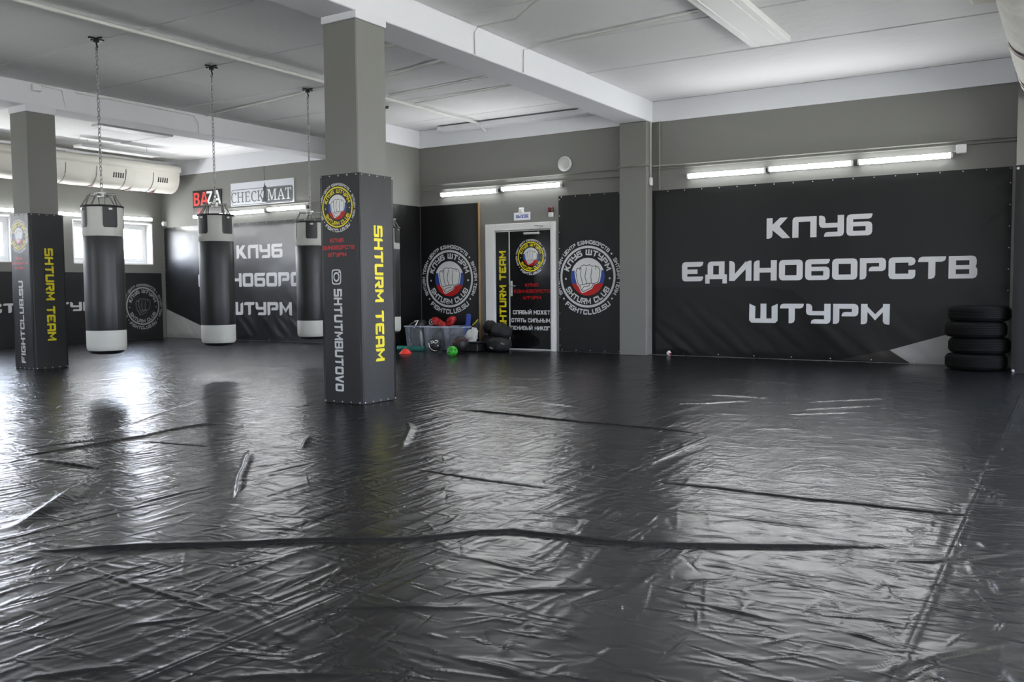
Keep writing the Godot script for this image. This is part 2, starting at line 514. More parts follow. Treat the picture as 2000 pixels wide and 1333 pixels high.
func emblem(cv: Dictionary, c: Vector2, R: float, bg: Color, ring: Color, word: Color, outer: Color, plain := false) -> void:
	# R: outer radius of the ring
	disc(cv, c, R, ring, 96)
	disc(cv, c, R * 0.922, bg, 96)
	arc_text(cv, "КЛУБ ШТУРМ", c, R * 0.69, R * 0.195, word, PI * 0.5, 2.62)
	arc_text(cv, "SHTURM CLUB", c, R * 0.70, R * 0.19, word, -PI * 0.5, 2.25, false)
	disc(cv, c + Vector2(-R * .79, -R * .06), R * .035, word, 16)
	disc(cv, c + Vector2(R * .79, -R * .06), R * .035, word, 16)
	arc_text(cv, "ЦЕНТР ЕДИНОБОРСТВ", c, R * 1.05, R * 0.13, outer, PI * 0.52, 1.66)
	arc_text(cv, "SHTURM TEAM", c, R * 1.05, R * 0.13, outer, 0.0, 1.08)
	arc_text(cv, "SHTURM TEAM", c, R * 1.05, R * 0.13, outer, PI, 1.08)
	arc_text(cv, "FIGHTCLUB.SU", c, R * 1.06, R * 0.17, outer, -PI * 0.5, 1.5, false)
	for a in [.70, 2.55, -.68, -2.46]:
		disc(cv, c + Vector2.from_angle(a) * R * 1.12, R * .033, outer, 16)
	var white := Color(0.86, 0.86, 0.85)
	var ink := Color(0.12, 0.12, 0.12)
	if not plain:
		var hues := [[Color(0.84, 0.84, 0.84), .2, 2.0], [Color(0.16, 0.28, 0.58), -.22, .2], [Color(0.72, 0.10, 0.10), -2.0, -.22]]
		var ri := R * 0.61
		for hu in hues:
			var p := PackedVector2Array()
			for i in 97:
				var d := Vector2.from_angle(TAU * i / 96.0)
				d.y = clampf(d.y, hu[1] / .61, hu[2] / .61)
				var lim := sqrt(maxf(0.0, 1.0 - d.y * d.y))
				d.x = clampf(d.x, -lim, lim)
				p.append(c + d * ri)
			fill_poly(cv, p, hu[0])
	var f1 := PackedVector2Array()
	var f2 := PackedVector2Array()
	var edge := []
	for i in range(0, FIST.size(), 2):
		var v := Vector2(FIST[i], FIST[i + 1])
		f1.append(c + v * R * 1.13 + Vector2(0, R * .008))
		f2.append(c + v * R)
		edge.append(c + v * R)
	edge.append(edge[0])
	var skin := white if not plain else bg
	var pen := ink if not plain else word
	fill_poly(cv, f1, white if not plain else bg)
	fill_poly(cv, f2, skin)
	line(cv, edge, R * 0.018, pen)
	for fl in [[-.23, .3, -.25, .05, -.17, -.25], [-.04, .3, -.09, .0, -.02, -.24], [.16, .28, .12, .02, .14, -.2], [-.27, -.27, -.1, -.24, .06, -.21, .2, -.22], [-.2, -.42, -.14, -.33, .05, -.3, .09, -.22], [-.27, .28, -.29, .22], [.29, .34, .3, .24]]:
		var q := []
		for i in range(0, fl.size(), 2):
			q.append(c + Vector2(fl[i], fl[i + 1]) * R)
		line(cv, q, R * 0.018, pen)

# ------------------------------------------------------------------ setting
func make_materials() -> void:
	M.wall = mat(Color(0.475, 0.475, 0.458), 0.75)
	var wn := FastNoiseLite.new()
	wn.seed = 4; wn.frequency = 0.02; wn.fractal_octaves = 5
	M.wall.normal_enabled = true
	var wi := wn.get_seamless_image(512, 512)
	wi.bump_map_to_normal_map(3.0)
	M.wall.normal_texture = ImageTexture.create_from_image(wi)
	M.wall.normal_scale = 0.25
	M.wall.uv1_triplanar = true
	M.wall.uv1_world_triplanar = true
	M.wall.uv1_scale = Vector3(0.8, 0.8, 0.8)
	M.ceil = mat(Color(0.925, 0.925, 0.925), 0.85)
	M.ceil.normal_enabled = true
	M.ceil.normal_texture = M.wall.normal_texture
	M.ceil.normal_scale = 0.3
	M.ceil.uv1_triplanar = true
	M.ceil.uv1_world_triplanar = true
	M.ceil.uv1_scale = Vector3(0.4, 0.4, 0.4)
	M.trimwhite = mat(Color(0.86, 0.865, 0.88), 0.7)
	M.white = mat(Color(0.88, 0.88, 0.87), 0.45)
	M.whiteplastic = mat(Color(0.9, 0.9, 0.9), 0.35)
	M.greypaint = mat(Color(0.47, 0.47, 0.45), 0.6)
	M.steel = mat(Color(0.62, 0.62, 0.61), 0.35, 0.9)
	M.darksteel = mat(Color(0.16, 0.16, 0.17), 0.4, 0.7)
	M.blackvinyl = mat(Color(0.08, 0.08, 0.083), 0.4)
	M.blackvinyl.metallic_specular = 0.38
	M.bagblack = mat(Color(0.13, 0.135, 0.14), 0.42)
	M.bagwhite = mat(Color(0.76, 0.76, 0.73), 0.5)
	M.tab = mat(Color(0.12, 0.12, 0.125), 0.5)
	M.rubber = mat(Color(0.04, 0.04, 0.04), 0.8)
	M.rubber.metallic_specular = 0.3
	M.grommet = mat(Color(0.70, 0.70, 0.71), 0.35, 0.7)
	M.tube = mat(Color(1, 1, 1), 0.4)
	M.tube.emission_enabled = true
	M.tube.emission = Color(0.985, 0.995, 1.0)
	M.tube.emission_energy_multiplier = TUBE_GLOW
	M.glass = mat(Color(0.95, 0.98, 1.0, 0.06), 0.02)
	M.glass.transparency = BaseMaterial3D.TRANSPARENCY_ALPHA
	M.frost = mat(Color(0.93, 0.92, 0.92), 0.7)
	M.frost.backlight_enabled = true
	M.frost.backlight = Color(0.8, 0.8, 0.8)
	M.duct = mat(Color(0.88, 0.87, 0.83), 0.7)
	M.cable = mat(Color(0.86, 0.86, 0.84), 0.5)
	M.wood = mat(Color(0.68, 0.55, 0.36), 0.55)

const TUBE_GLOW := 15.0
const TUBE_LIGHT := 1.3

func setup_view() -> void:
	var cam := Camera3D.new()
	cam.name = "camera"
	add_child(cam)
	cam.position = Vector3(0, 1.03, 0)
	cam.rotation = Vector3(-0.0601, 0.5598, -0.0083)
	cam.fov = rad_to_deg(2.0 * atan(666.5 / 1753.3))
	cam.near = 0.05
	cam.far = 200.0
	cam.current = true
	var we := WorldEnvironment.new()
	we.name = "surroundings"
	var e := Environment.new()
	e.background_mode = Environment.BG_SKY
	var sm := ProceduralSkyMaterial.new()
	sm.sky_top_color = Color(0.80, 0.88, 1.0)
	sm.sky_horizon_color = Color(0.97, 0.98, 1.0)
	sm.ground_bottom_color = Color(0.82, 0.82, 0.80)
	sm.ground_horizon_color = Color(0.93, 0.93, 0.93)
	sm.sky_energy_multiplier = 1.0
	sm.energy_multiplier = 1.0
	var sky := Sky.new()
	sky.sky_material = sm
	e.sky = sky
	e.background_energy_multiplier = SKY
	e.tonemap_mode = Environment.TONE_MAPPER_LINEAR
	e.tonemap_exposure = 1.0
	e.sdfgi_enabled = true
	e.ssao_enabled = true
	e.ssil_enabled = true
	we.environment = e
	add_child(we)

const SKY := 30.0

func wall_box(st: SurfaceTool, a: Vector3, b: Vector3) -> void:
	add_box(st, Vector3(minf(a.x, b.x), minf(a.y, b.y), minf(a.z, b.z)), Vector3(maxf(a.x, b.x), maxf(a.y, b.y), maxf(a.z, b.z)))

# a wall across x with window openings [z0, z1] between y0 and y1
func pierced_wall(called: String, x_in: float, x_out: float, openings: Array, y0: float, y1: float) -> void:
	var st := mb()
	wall_box(st, Vector3(x_in, -0.1, ZB - .35), Vector3(x_out, y0, ZF + .35))
	wall_box(st, Vector3(x_in, y1, ZB - .35), Vector3(x_out, CEIL + .2, ZF + .35))
	var z := ZB - 0.35
	for o in openings:
		wall_box(st, Vector3(x_in, y0, z), Vector3(x_out, y1, o[0]))
		z = o[1]
	wall_box(st, Vector3(x_in, y0, z), Vector3(x_out, y1, ZF + .35))
	struct(obj(called, st, M.wall))

func make_window(n: int, x_in: float, s: float, z0: float, z1: float, y0: float, y1: float, frosted: bool, label: String) -> void:
	# s: direction out of the room (+1 or -1 along x)
	var t := Node3D.new()
	t.name = "window_%d" % n
	add_child(t)
	struct(t, label, "window")
	var xf := x_in + s * 0.19
	var xo := x_in + s * 0.26
	var st := mb()
	var fw := 0.065
	for r in [[y0, y0 + fw, z0, z1], [y1 - fw, y1, z0, z1], [y0 + fw, y1 - fw, z0, z0 + fw], [y0 + fw, y1 - fw, z1 - fw, z1]]:
		add_box(st, Vector3(minf(xf, xo), r[0], r[2]), Vector3(maxf(xf, xo), r[1], r[3]), 0.006)
	obj("window_frame", st, M.whiteplastic, t)
	# reveals: white plastic lining of the opening
	for r in [[y0 - .012, y0 + .012, z0, z1], [y1 - .012, y1 + .012, z0, z1], [y0, y1, z0 - .012, z0 + .012], [y0, y1, z1 - .012, z1 + .012]]:
		st = mb()
		add_box(st, Vector3(minf(x_in - s * .008, xf), r[0], r[2]), Vector3(maxf(x_in - s * .008, xf), r[1], r[3]), 0.003)
		obj("window_reveal", st, M.whiteplastic, t)
	var cuts := [z0 + fw, z0 + (z1 - z0) * .5 , z1 - fw]
	var xm := (xf + xo) * 0.5
	for i in 2:
		var a: float = cuts[i]
		var b: float = cuts[i + 1]
		var fs := mb()
		var sw := 0.055
		for r in [[y0 + fw, y0 + fw + sw, a, b], [y1 - fw - sw, y1 - fw, a, b], [y0 + fw + sw, y1 - fw - sw, a, a + sw], [y0 + fw + sw, y1 - fw - sw, b - sw, b]]:
			add_box(fs, Vector3(xm - .035, r[0], r[2]), Vector3(xm + .035, r[1], r[3]), 0.006)
		var sash := obj("sash", fs, M.whiteplastic, t)
		var ps := mb()
		add_box(ps, Vector3(xm - .004, y0 + fw + sw - .01, a + sw - .01), Vector3(xm + .004, y1 - fw - sw + .01, b - sw + .01))
		obj("pane", ps, M.frost if frosted and i == 1 else M.glass, sash)

func make_room() -> void:
	# left wall with its windows
	var lw := [[-12.2, -10.42], [-9.27, -7.49], [-6.34, -4.56], [-3.41, -1.63], [-.48, 1.3], [2.45, 4.2]]
	pierced_wall("wall_left", XL, XL - .38, lw, 1.57, 2.42)
	var ll := ["white window beside the room corner, half hidden by a heavy bag", "white window at the left edge of the picture", "white window of the bag wall, third from the corner", "white window of the bag wall, fourth from the corner", "white window of the bag wall, fifth from the corner", "white window of the bag wall, sixth from the corner"]
	for i in lw.size():
		make_window(i + 1, XL, -1.0, lw[i][0], lw[i][1], 1.57, 2.42, i == 0, ll[i])
	var rw := [[-11.2, -8.6], [-7.8, -5.2], [-4.4, -1.8], [-1.0, 1.6]]
	pierced_wall("wall_right", XR, XR + .38, rw, 1.0, 2.75)
	for i in rw.size():
		make_window(i + 7, XR, 1.0, rw[i][0], rw[i][1], 1.0, 2.75, false, "white window in the right wall, number %s from the back" % ["one", "two", "three", "four"][i])
	var st := mb()
	add_box(st, Vector3(XL - .38, -0.1, ZB - .35), Vector3(.2, CEIL + .2, ZB))
	add_box(st, Vector3(.2, -0.1, ZB - .35), Vector3(2.9, .3, ZB))
	add_box(st, Vector3(.2, 2.5, ZB - .35), Vector3(2.9, CEIL + .2, ZB))
	add_box(st, Vector3(2.9, -0.1, ZB - .35), Vector3(XR + .38, CEIL + .2, ZB))
	struct(obj("wall_back", st, M.wall))
	# glazed opening at the right end of the back wall; it is what the side of the large column mirrors
	var gw := Node3D.new()
	gw.name = "window_11"
	add_child(gw)
	struct(gw, "tall white window at the right end of the back wall, outside the picture", "window")
	st = mb()
	for r in [[.2, 2.9, .3, .37], [.2, 2.9, 2.43, 2.5], [.2, .27, .37, 2.43], [2.83, 2.9, .37, 2.43], [1.50, 1.60, .37, 2.43]]:
		add_box(st, Vector3(r[0], r[2], ZB - .24), Vector3(r[1], r[3], ZB - .17), .006)
	obj("window_frame", st, M.whiteplastic, gw)
	for q in [[.26, 1.51], [1.59, 2.84]]:
		st = mb()
		add_box(st, Vector3(q[0], .36, ZB - .21), Vector3(q[1], 2.44, ZB - .202))
		obj("pane", st, M.glass, gw)
	st = mb()
	# the wall behind the camera: a row of tall windows
	var fw := [[-11.4, -9.2], [-0.6, 1.6]]
	add_box(st, Vector3(XL - .38, -0.1, ZF), Vector3(XR + .38, 1.3, ZF + .35))
	add_box(st, Vector3(XL - .38, 2.7, ZF), Vector3(XR + .38, CEIL + .2, ZF + .35))
	var xa := XL - .38
	for o in fw:
		add_box(st, Vector3(xa, 1.3, ZF), Vector3(o[0], 2.7, ZF + .35))
		xa = o[1]
	add_box(st, Vector3(xa, 1.3, ZF), Vector3(XR + .38, 2.7, ZF + .35))
	struct(obj("wall_front", st, M.wall))
	for i in fw.size():
		var wn := Node3D.new()
		wn.name = "window_%d" % (i + 12)
		add_child(wn)
		struct(wn, "tall white window in the wall behind the camera, number %s from the left" % ["one", "two"][i], "window")
		st = mb()
		var a: float = fw[i][0]
		var b: float = fw[i][1]
		var m: float = (a + b) * .5
		for r in [[a, b, 1.3, 1.37], [a, b, 2.63, 2.7], [a, a + .07, 1.37, 2.63], [b - .07, b, 1.37, 2.63], [m - .05, m + .05, 1.37, 2.63]]:
			add_box(st, Vector3(r[0], r[2], ZF + .18), Vector3(r[1], r[3], ZF + .25), .006)
		obj("window_frame", st, M.whiteplastic, wn)
		for q in [[a + .06, m - .04], [m + .04, b - .06]]:
			st = mb()
			add_box(st, Vector3(q[0], 1.36, ZF + .21), Vector3(q[1], 2.64, ZF + .218))
			obj("pane", st, M.glass, wn)
	st = mb()
	add_box(st, Vector3(-10.4, 0, ZB), Vector3(-9.68, BEAM, -11.5))
	struct(obj("wall_partition", st, M.wall))
	st = mb()
	add_box(st, Vector3(-0.6, 0, ZB), Vector3(0.1, BEAM, -11.8))
	struct(obj("wall_stub", st, M.wall))
	# ceiling: precast slabs with open joints under a concrete backing
	var ce := Node3D.new()
	ce.name = "ceiling"
	add_child(ce)
	struct(ce)
	st = mb()
	add_box(st, Vector3(XL - .38, CEIL + .06, ZB - .35), Vector3(XR + .38, CEIL + .3, ZF + .35))
	obj("slab_backing", st, M.ceil, ce)
	var joints := [ZB, -11.73, -10.3, -8.86, -7.44, -6.0, -4.57, -3.14, -1.7, -.27, 1.16, 2.6, ZF]
	for bay in [[XL, -11.93], [-11.5, -5.756], [-5.326, 0.41], [0.84, XR]]:
		for i in joints.size() - 1:
			st = mb()
			var dy := rng.randf_range(-.006, .006)
			add_box(st, Vector3(bay[0], CEIL + dy, joints[i] + .007), Vector3(bay[1], CEIL + .062, joints[i + 1] - .007), 0.012)
			obj("slab", st, M.ceil, ce)
	# beams along the room depth
	for b in [[-5.756, -5.326], [-11.93, -11.5], [0.41, 0.84]]:
		st = mb()
		add_box(st, Vector3(b[0], BEAM, ZB), Vector3(b[1], CEIL + .1, ZF), 0.008)
		struct(obj("ceiling_beam", st, M.trimwhite))
	# white band over the back wall and the partition
	st = mb()
	add_box(st, Vector3(XL, BEAM, ZB), Vector3(-10.4, CEIL, ZB + .03))
	add_box(st, Vector3(-9.68, BEAM, ZB), Vector3(-0.6, CEIL, ZB + .03))
	add_box(st, Vector3(-10.45, BEAM, ZB), Vector3(-9.64, CEIL, -11.46))
	add_box(st, Vector3(-0.64, BEAM, ZB), Vector3(0.14, CEIL, -11.76))
	struct(obj("trim_1", st, M.trimwhite))
	st = mb()
	add_box(st, Vector3(XL, BEAM + .05, ZB), Vector3(XL + .03, CEIL, ZF))
	struct(obj("trim_2", st, M.trimwhite))
	# pilaster under the first beam
	st = mb()
	add_box(st, Vector3(-5.775, 0, ZB), Vector3(-5.335, BEAM, -12.25), 0.012)
	struct(obj("pilaster", st, M.wall))
	# free columns with white heads
	for c in [[-5.326, -5.996, 3.37], [-11.48, -6.606, 3.345], [0.84, -5.996, 3.37]]:
		var col := Node3D.new()
		col.name = numbered("column")
		add_child(col)
		col.position = Vector3(c[0], 0, c[1])
		struct(col)
		st = mb()
		add_box(st, Vector3(-.39, 0, -.39), Vector3(0, c[2], 0), 0.01)
		obj("shaft", st, M.wall, col)
		st = mb()
		add_box(st, Vector3(-.402, c[2], -.402), Vector3(.006, BEAM + .01, .006), 0.004)
		obj("head", st, M.trimwhite, col)

# ------------------------------------------------------------------ floor: wrinkled black vinyl cover in sewn strips
func ridge(H: PackedFloat32Array, xs: PackedFloat32Array, zs: PackedFloat32Array, pts: Array, h: float, w: float) -> void:
	var total := 0.0
	for i in pts.size() - 1:
		total += pts[i].distance_to(pts[i + 1])
	var run := 0.0
	var nx := xs.size()
	var reach := w * 3.6
	var taper := clampf(0.4 / maxf(total, .01), .14, .5)
	h *= clampf(.45 + total * .5, .5, 1.0)
	for i in pts.size() - 1:
		var a: Vector2 = pts[i]
		var b: Vector2 = pts[i + 1]
		var ab := b - a
		var len := ab.length()
		if len < 1e-4:
			continue
		var lean := ab.orthogonal().normalized()
		if lean.y > 0.0:
			lean = -lean
		var i0 := xs.bsearch(minf(a.x, b.x) - reach)
		var i1 := mini(xs.bsearch(maxf(a.x, b.x) + reach), nx)
		var j0 := zs.bsearch(minf(a.y, b.y) - reach)
		var j1 := mini(zs.bsearch(maxf(a.y, b.y) + reach), zs.size())
		for j in range(j0, j1):
			for k in range(i0, i1):
				var p := Vector2(xs[k], zs[j])
				var t := clampf((p - a).dot(ab) / (len * len), 0.0, 1.0)
				var off := p - (a + ab * t)
				var d := off.length()
				if d > reach:
					continue
				var f := (run + t * len) / total
				var e := smoothstep(0.0, taper, minf(f, 1.0 - f))
				# a pleat: it falls away steeply on one side and leans back on the other
				var q := d / (w * (1.8 if off.dot(lean) > 0.0 else .62))
				var v := h * e / ((1.0 + q * q) * (1.0 + q * q))
				var at := j * nx + k
				if v > H[at]:
					H[at] = v
		run += len

func steps(list: Array) -> PackedFloat32Array:
	# list: [start, step, end, step, end ...]
	var r := PackedFloat32Array()
	var x: float = list[0]
	r.append(x)
	for i in range(1, list.size(), 2):
		var e: float = list[i + 1]
		var n := maxi(1, int(round((e - x) / list[i])))
		for k in n:
			r.append(x + (e - x) * (k + 1) / n)
		x = e
	return r

func vinyl_normals() -> ImageTexture:
	# fine creases of the vinyl, wrapped so that the tile repeats without a seam (tile = 2.4 m)
	var N := 512
	var Hh := PackedFloat32Array()
	Hh.resize(N * N)
	for c in 1500:
		var x0 := rng.randf() * N
		var y0 := rng.randf() * N
		var along := rng.randf() < 0.62
		var an := (rng.randfn(0.0, 0.22)) + (0.0 if along else PI * 0.5 + rng.randfn(0.0, 0.35))
		var len := rng.randf_range(8, 46)
		var w := rng.randf_range(1.1, 3.2)
		var h := rng.randf_range(-0.5, 1.0)
		var dx := cos(an)
		var dy := sin(an)
		for s in range(-int(len), int(len) + 1):
			var f := 1.0 - absf(s) / len
			for o in range(-5, 6):
				var v := h * f * exp(-(o * o) / (w * w))
				var px := posmod(int(x0 + dx * s - dy * o), N)
				var py := posmod(int(y0 + dy * s + dx * o), N)
				var at := py * N + px
				if absf(v) > absf(Hh[at]):
					Hh[at] = v
	var im := Image.create(N, N, false, Image.FORMAT_RGB8)
	for y in N:
		for x in N:
			var gx := Hh[y * N + (x + 1) % N] - Hh[y * N + (x - 1 + N) % N]
			var gy := Hh[((y + 1) % N) * N + x] - Hh[((y - 1 + N) % N) * N + x]
			var n := Vector3(-gx * 1.1, gy * 1.1, 1.0).normalized()
			im.set_pixel(x, y, Color(n.x * .5 + .5, n.y * .5 + .5, n.z * .5 + .5))
	return ImageTexture.create_from_image(im)

func make_floor() -> void:
	var vin := mat(Color(0.085, 0.087, 0.094), 0.25)
	vin.metallic_specular = 0.46
	vin.normal_enabled = true
	vin.normal_texture = vinyl_normals()
	vin.normal_scale = 0.26
	var xs := steps([XL, .045, -10.2, .03, -6.6, .016, -5.0, .0088, 0.6, .05, 1.6, .4, XR])
	var zs := steps([ZB, .035, -8.5, .024, -6.2, .0078, -1.1, .1, 0.0, .5, ZF])
	var nx := xs.size()
	var nz := zs.size()
	var F := PackedFloat32Array()
	F.resize(nx * nz)
	for f in FOLDS:
		var pts := []
		for i in range(2, f.size(), 2):
			pts.append(Vector2(f[i], f[i + 1]))
		ridge(F, xs, zs, pts, f[0] * (0.0008 if pts[0].y > -6.0 else .0014), f[1] * (0.00055 if pts[0].y > -6.0 else .0010))
	# lesser creases
	for c in 520:
		var x := rng.randf_range(-9.5, 0.8)
		var z := rng.randf_range(-9.5, -1.3)
		var an := rng.randfn(-0.35, 0.25) if rng.randf() < 0.7 else PI * 0.5 + rng.randfn(0.0, 0.3)
		if x < -1.6 and rng.randf() < 0.6:
			an = PI * 0.5 + rng.randfn(0.0, 0.12)
		elif rng.randf() < .3:
			continue
		var l := rng.randf_range(0.08, 0.34)
		var d := Vector2(cos(an), sin(an)) * l
		var mid := Vector2(x, z) + d.orthogonal() * rng.randf_range(-.12, .12)
		ridge(F, xs, zs, [Vector2(x, z) - d, mid, Vector2(x, z) + d], rng.randf_range(.0015, .0045), rng.randf_range(.012, .022))
	fn.seed = 11
	fn.frequency = 1.0
	fn.fractal_octaves = 3
	fn2.seed = 23
	fn2.frequency = 1.0
	fn2.fractal_octaves = 2
	var seams := [XL, -15.55, -13.87, -12.18, -10.5, -8.81, -7.13, -5.44, -3.75, -2.07, -0.38, 1.31, XR]
	for j in nz:
		var z := zs[j]
		for i in nx:
			var x := xs[i]
			var at := j * nx + i
			var ribs := smoothstep(-0.8, -2.3, x)
			var y := F[at] + 0.0030 * fn.get_noise_2d(x * 1.1, z * 1.3) + 0.0010 * fn2.get_noise_2d(x * 3.2 + 40.0, z * 4.5)
			# long creases along the strips, and short ones across them
			var patch := .5 + .5 * fn.get_noise_2d(x * .5 + 70.0, z * .5)
			var r1 := 1.0 - absf(fn2.get_noise_2d(x * 6.5 + fn.get_noise_2d(x, z) * .35, z * 0.26))
			y += (0.0006 + 0.0044 * ribs) * r1 * r1 * r1 * patch
			var u := x * .847 - z * .53
			var w2 := x * .53 + z * .847
			var r2 := 1.0 - absf(fn.get_noise_2d(u * 1.3 + 31.0, w2 * 7.5 + u * .4))
			y += 0.0011 * r2 * r2 * r2 * r2 * (1.15 - patch) * (1.0 - .55 * ribs)
			F[at] = y
	var fl := Node3D.new()
	fl.name = "floor"
	add_child(fl)
	struct(fl)
	for s in seams.size() - 1:
		var a := xs.bsearch(seams[s] - 1e-4)
		var b := xs.bsearch(seams[s + 1] - 1e-4)
		if s == seams.size() - 2:
			b = nx - 1
		var w := b - a + 1
		var v := PackedVector3Array(); v.resize(w * nz)
		var n := PackedVector3Array(); n.resize(w * nz)
		var t := PackedVector2Array(); t.resize(w * nz)
		for j in nz:
			var jm := maxi(j - 1, 0)
			var jp := mini(j + 1, nz - 1)
			for i in w:
				var g := a + i
				var x := xs[g]
				var e: float = x - seams[s] if x - seams[s] < seams[s + 1] - x else seams[s + 1] - x
				var bump := 0.0017 * exp(-(e - .01) * (e - .01) / 0.00014)
				v[j * w + i] = Vector3(x, F[j * nx + g] + bump, zs[j])
				var gm := maxi(g - 1, 0)
				var gp := mini(g + 1, nx - 1)
				var sx := (F[j * nx + gp] - F[j * nx + gm]) / (xs[gp] - xs[gm])
				var sz := (F[jp * nx + g] - F[jm * nx + g]) / (zs[jp] - zs[jm])
				var sg := 1.0 if e == x - seams[s] else -1.0
				sx += sg * bump * (-2.0 * (e - .01) / 0.00014)
				n[j * w + i] = Vector3(-sx, 1.0, -sz).normalized()
				t[j * w + i] = Vector2(x / 2.4, zs[j] / 2.4)
		var idx := PackedInt32Array(); idx.resize((w - 1) * (nz - 1) * 6)
		var k := 0
		for j in nz - 1:
			for i in w - 1:
				var p := j * w + i
				idx[k] = p; idx[k + 1] = p + 1; idx[k + 2] = p + w + 1
				idx[k + 3] = p; idx[k + 4] = p + w + 1; idx[k + 5] = p + w
				k += 6
		var arr := []
		arr.resize(Mesh.ARRAY_MAX)
		arr[Mesh.ARRAY_VERTEX] = v
		arr[Mesh.ARRAY_NORMAL] = n
		arr[Mesh.ARRAY_TEX_UV] = t
		arr[Mesh.ARRAY_INDEX] = idx
		var me := ArrayMesh.new()
		me.add_surface_from_arrays(Mesh.PRIMITIVE_TRIANGLES, arr)
		mesh_obj("mat_cover_strip", me, vin, fl)
	# the foam mats below the cover
	var st := mb()
	add_box(st, Vector3(XL, -.1, ZB), Vector3(XR, -.02, ZF))
	obj("mat_base", st, M.rubber, fl)

# ------------------------------------------------------------------ lamps
func tube_light(a: Vector3, b: Vector3, out: Vector3, label: String, group: String) -> void:
	# a fluorescent batten on a wall between a and b, facing out
	var t := thing("tube_light", label, "lamp", (a + b) * 0.5, 0.0, group)
	var along := (b - a).normalized()
	t.basis = Basis(along, Vector3.UP, along.cross(Vector3.UP))
	var L := a.distance_to(b) * 0.5
	var zf := signf(t.basis.z.dot(out))
	var st := mb()
	add_box(st, Vector3(-L, -.032, -.024), Vector3(L, .032, .024), 0.004, Transform3D(Basis(), Vector3(0, 0, zf * .026)))
	obj("housing", st, M.whiteplastic, t)
	for s in [-1.0, 1.0]:
		st = mb()
		add_box(st, Vector3(s * (L - .012) - .012, -.036, -.045), Vector3(s * (L - .012) + .012, .036, .045), 0.006, Transform3D(Basis(), Vector3(0, 0, zf * .05)))
		obj("end_cap", st, M.whiteplastic, t)
	st = mb()
	var prof := []
	for i in 13:
		var an := -PI * .5 + PI * i / 12.0
		prof.append(Vector2(.034 * cos(an), .034 * sin(an)))
	st.set_smooth_group(1)
	for i in 12:
		var p0: Vector2 = prof[i]
		var p1: Vector2 = prof[i + 1]
		var za := zf * (.052 + p0.x * 1.1)
		var zb := zf * (.052 + p1.x * 1.1)
		var e := L - .026
		if zf > 0.0:
			quad(st, Vector3(-e, p0.y, za), Vector3(e, p0.y, za), Vector3(e, p1.y, zb), Vector3(-e, p1.y, zb))
		else:
			quad(st, Vector3(-e, p1.y, zb), Vector3(e, p1.y, zb), Vector3(e, p0.y, za), Vector3(-e, p0.y, za))
	obj("diffuser", st, M.tube, t)
	var l := AreaLight3D.new()
	l.name = "tube_glow"
	l.area_size = Vector2(L * 2.0 - .05, .065)
	l.light_energy = TUBE_LIGHT
	l.light_color = Color(0.985, 0.995, 1.0)
	l.shadow_enabled = true
	l.area_range = 30.0
	l.area_attenuation = 2.0
	t.add_child(l)
	l.position = Vector3(0, 0, zf * .1)
	if zf > 0.0:
		l.rotation.y = PI

# ------------------------------------------------------------------ banners, covers, signs
const INK := Color(0.135, 0.135, 0.14)
const PALE := Color(0.80, 0.80, 0.80)
const YELLOW := Color(0.86, 0.80, 0.12)
const RED := Color(0.74, 0.14, 0.15)

func grommets(parent: Node, pts: Array, normal: Vector3, r := 0.008) -> void:
	var st := mb()
	var q := Quaternion(Vector3.UP, normal)
	for p in pts:
		add_lathe(st, [Vector2(0, 0), Vector2(r, 0), Vector2(r, .004), Vector2(r * .5, .006), Vector2(0, .006)], 10, Transform3D(Basis(q), p), false)
	var o := obj("grommets", st, M.grommet, parent)
	o.set_meta("kind", "stuff")

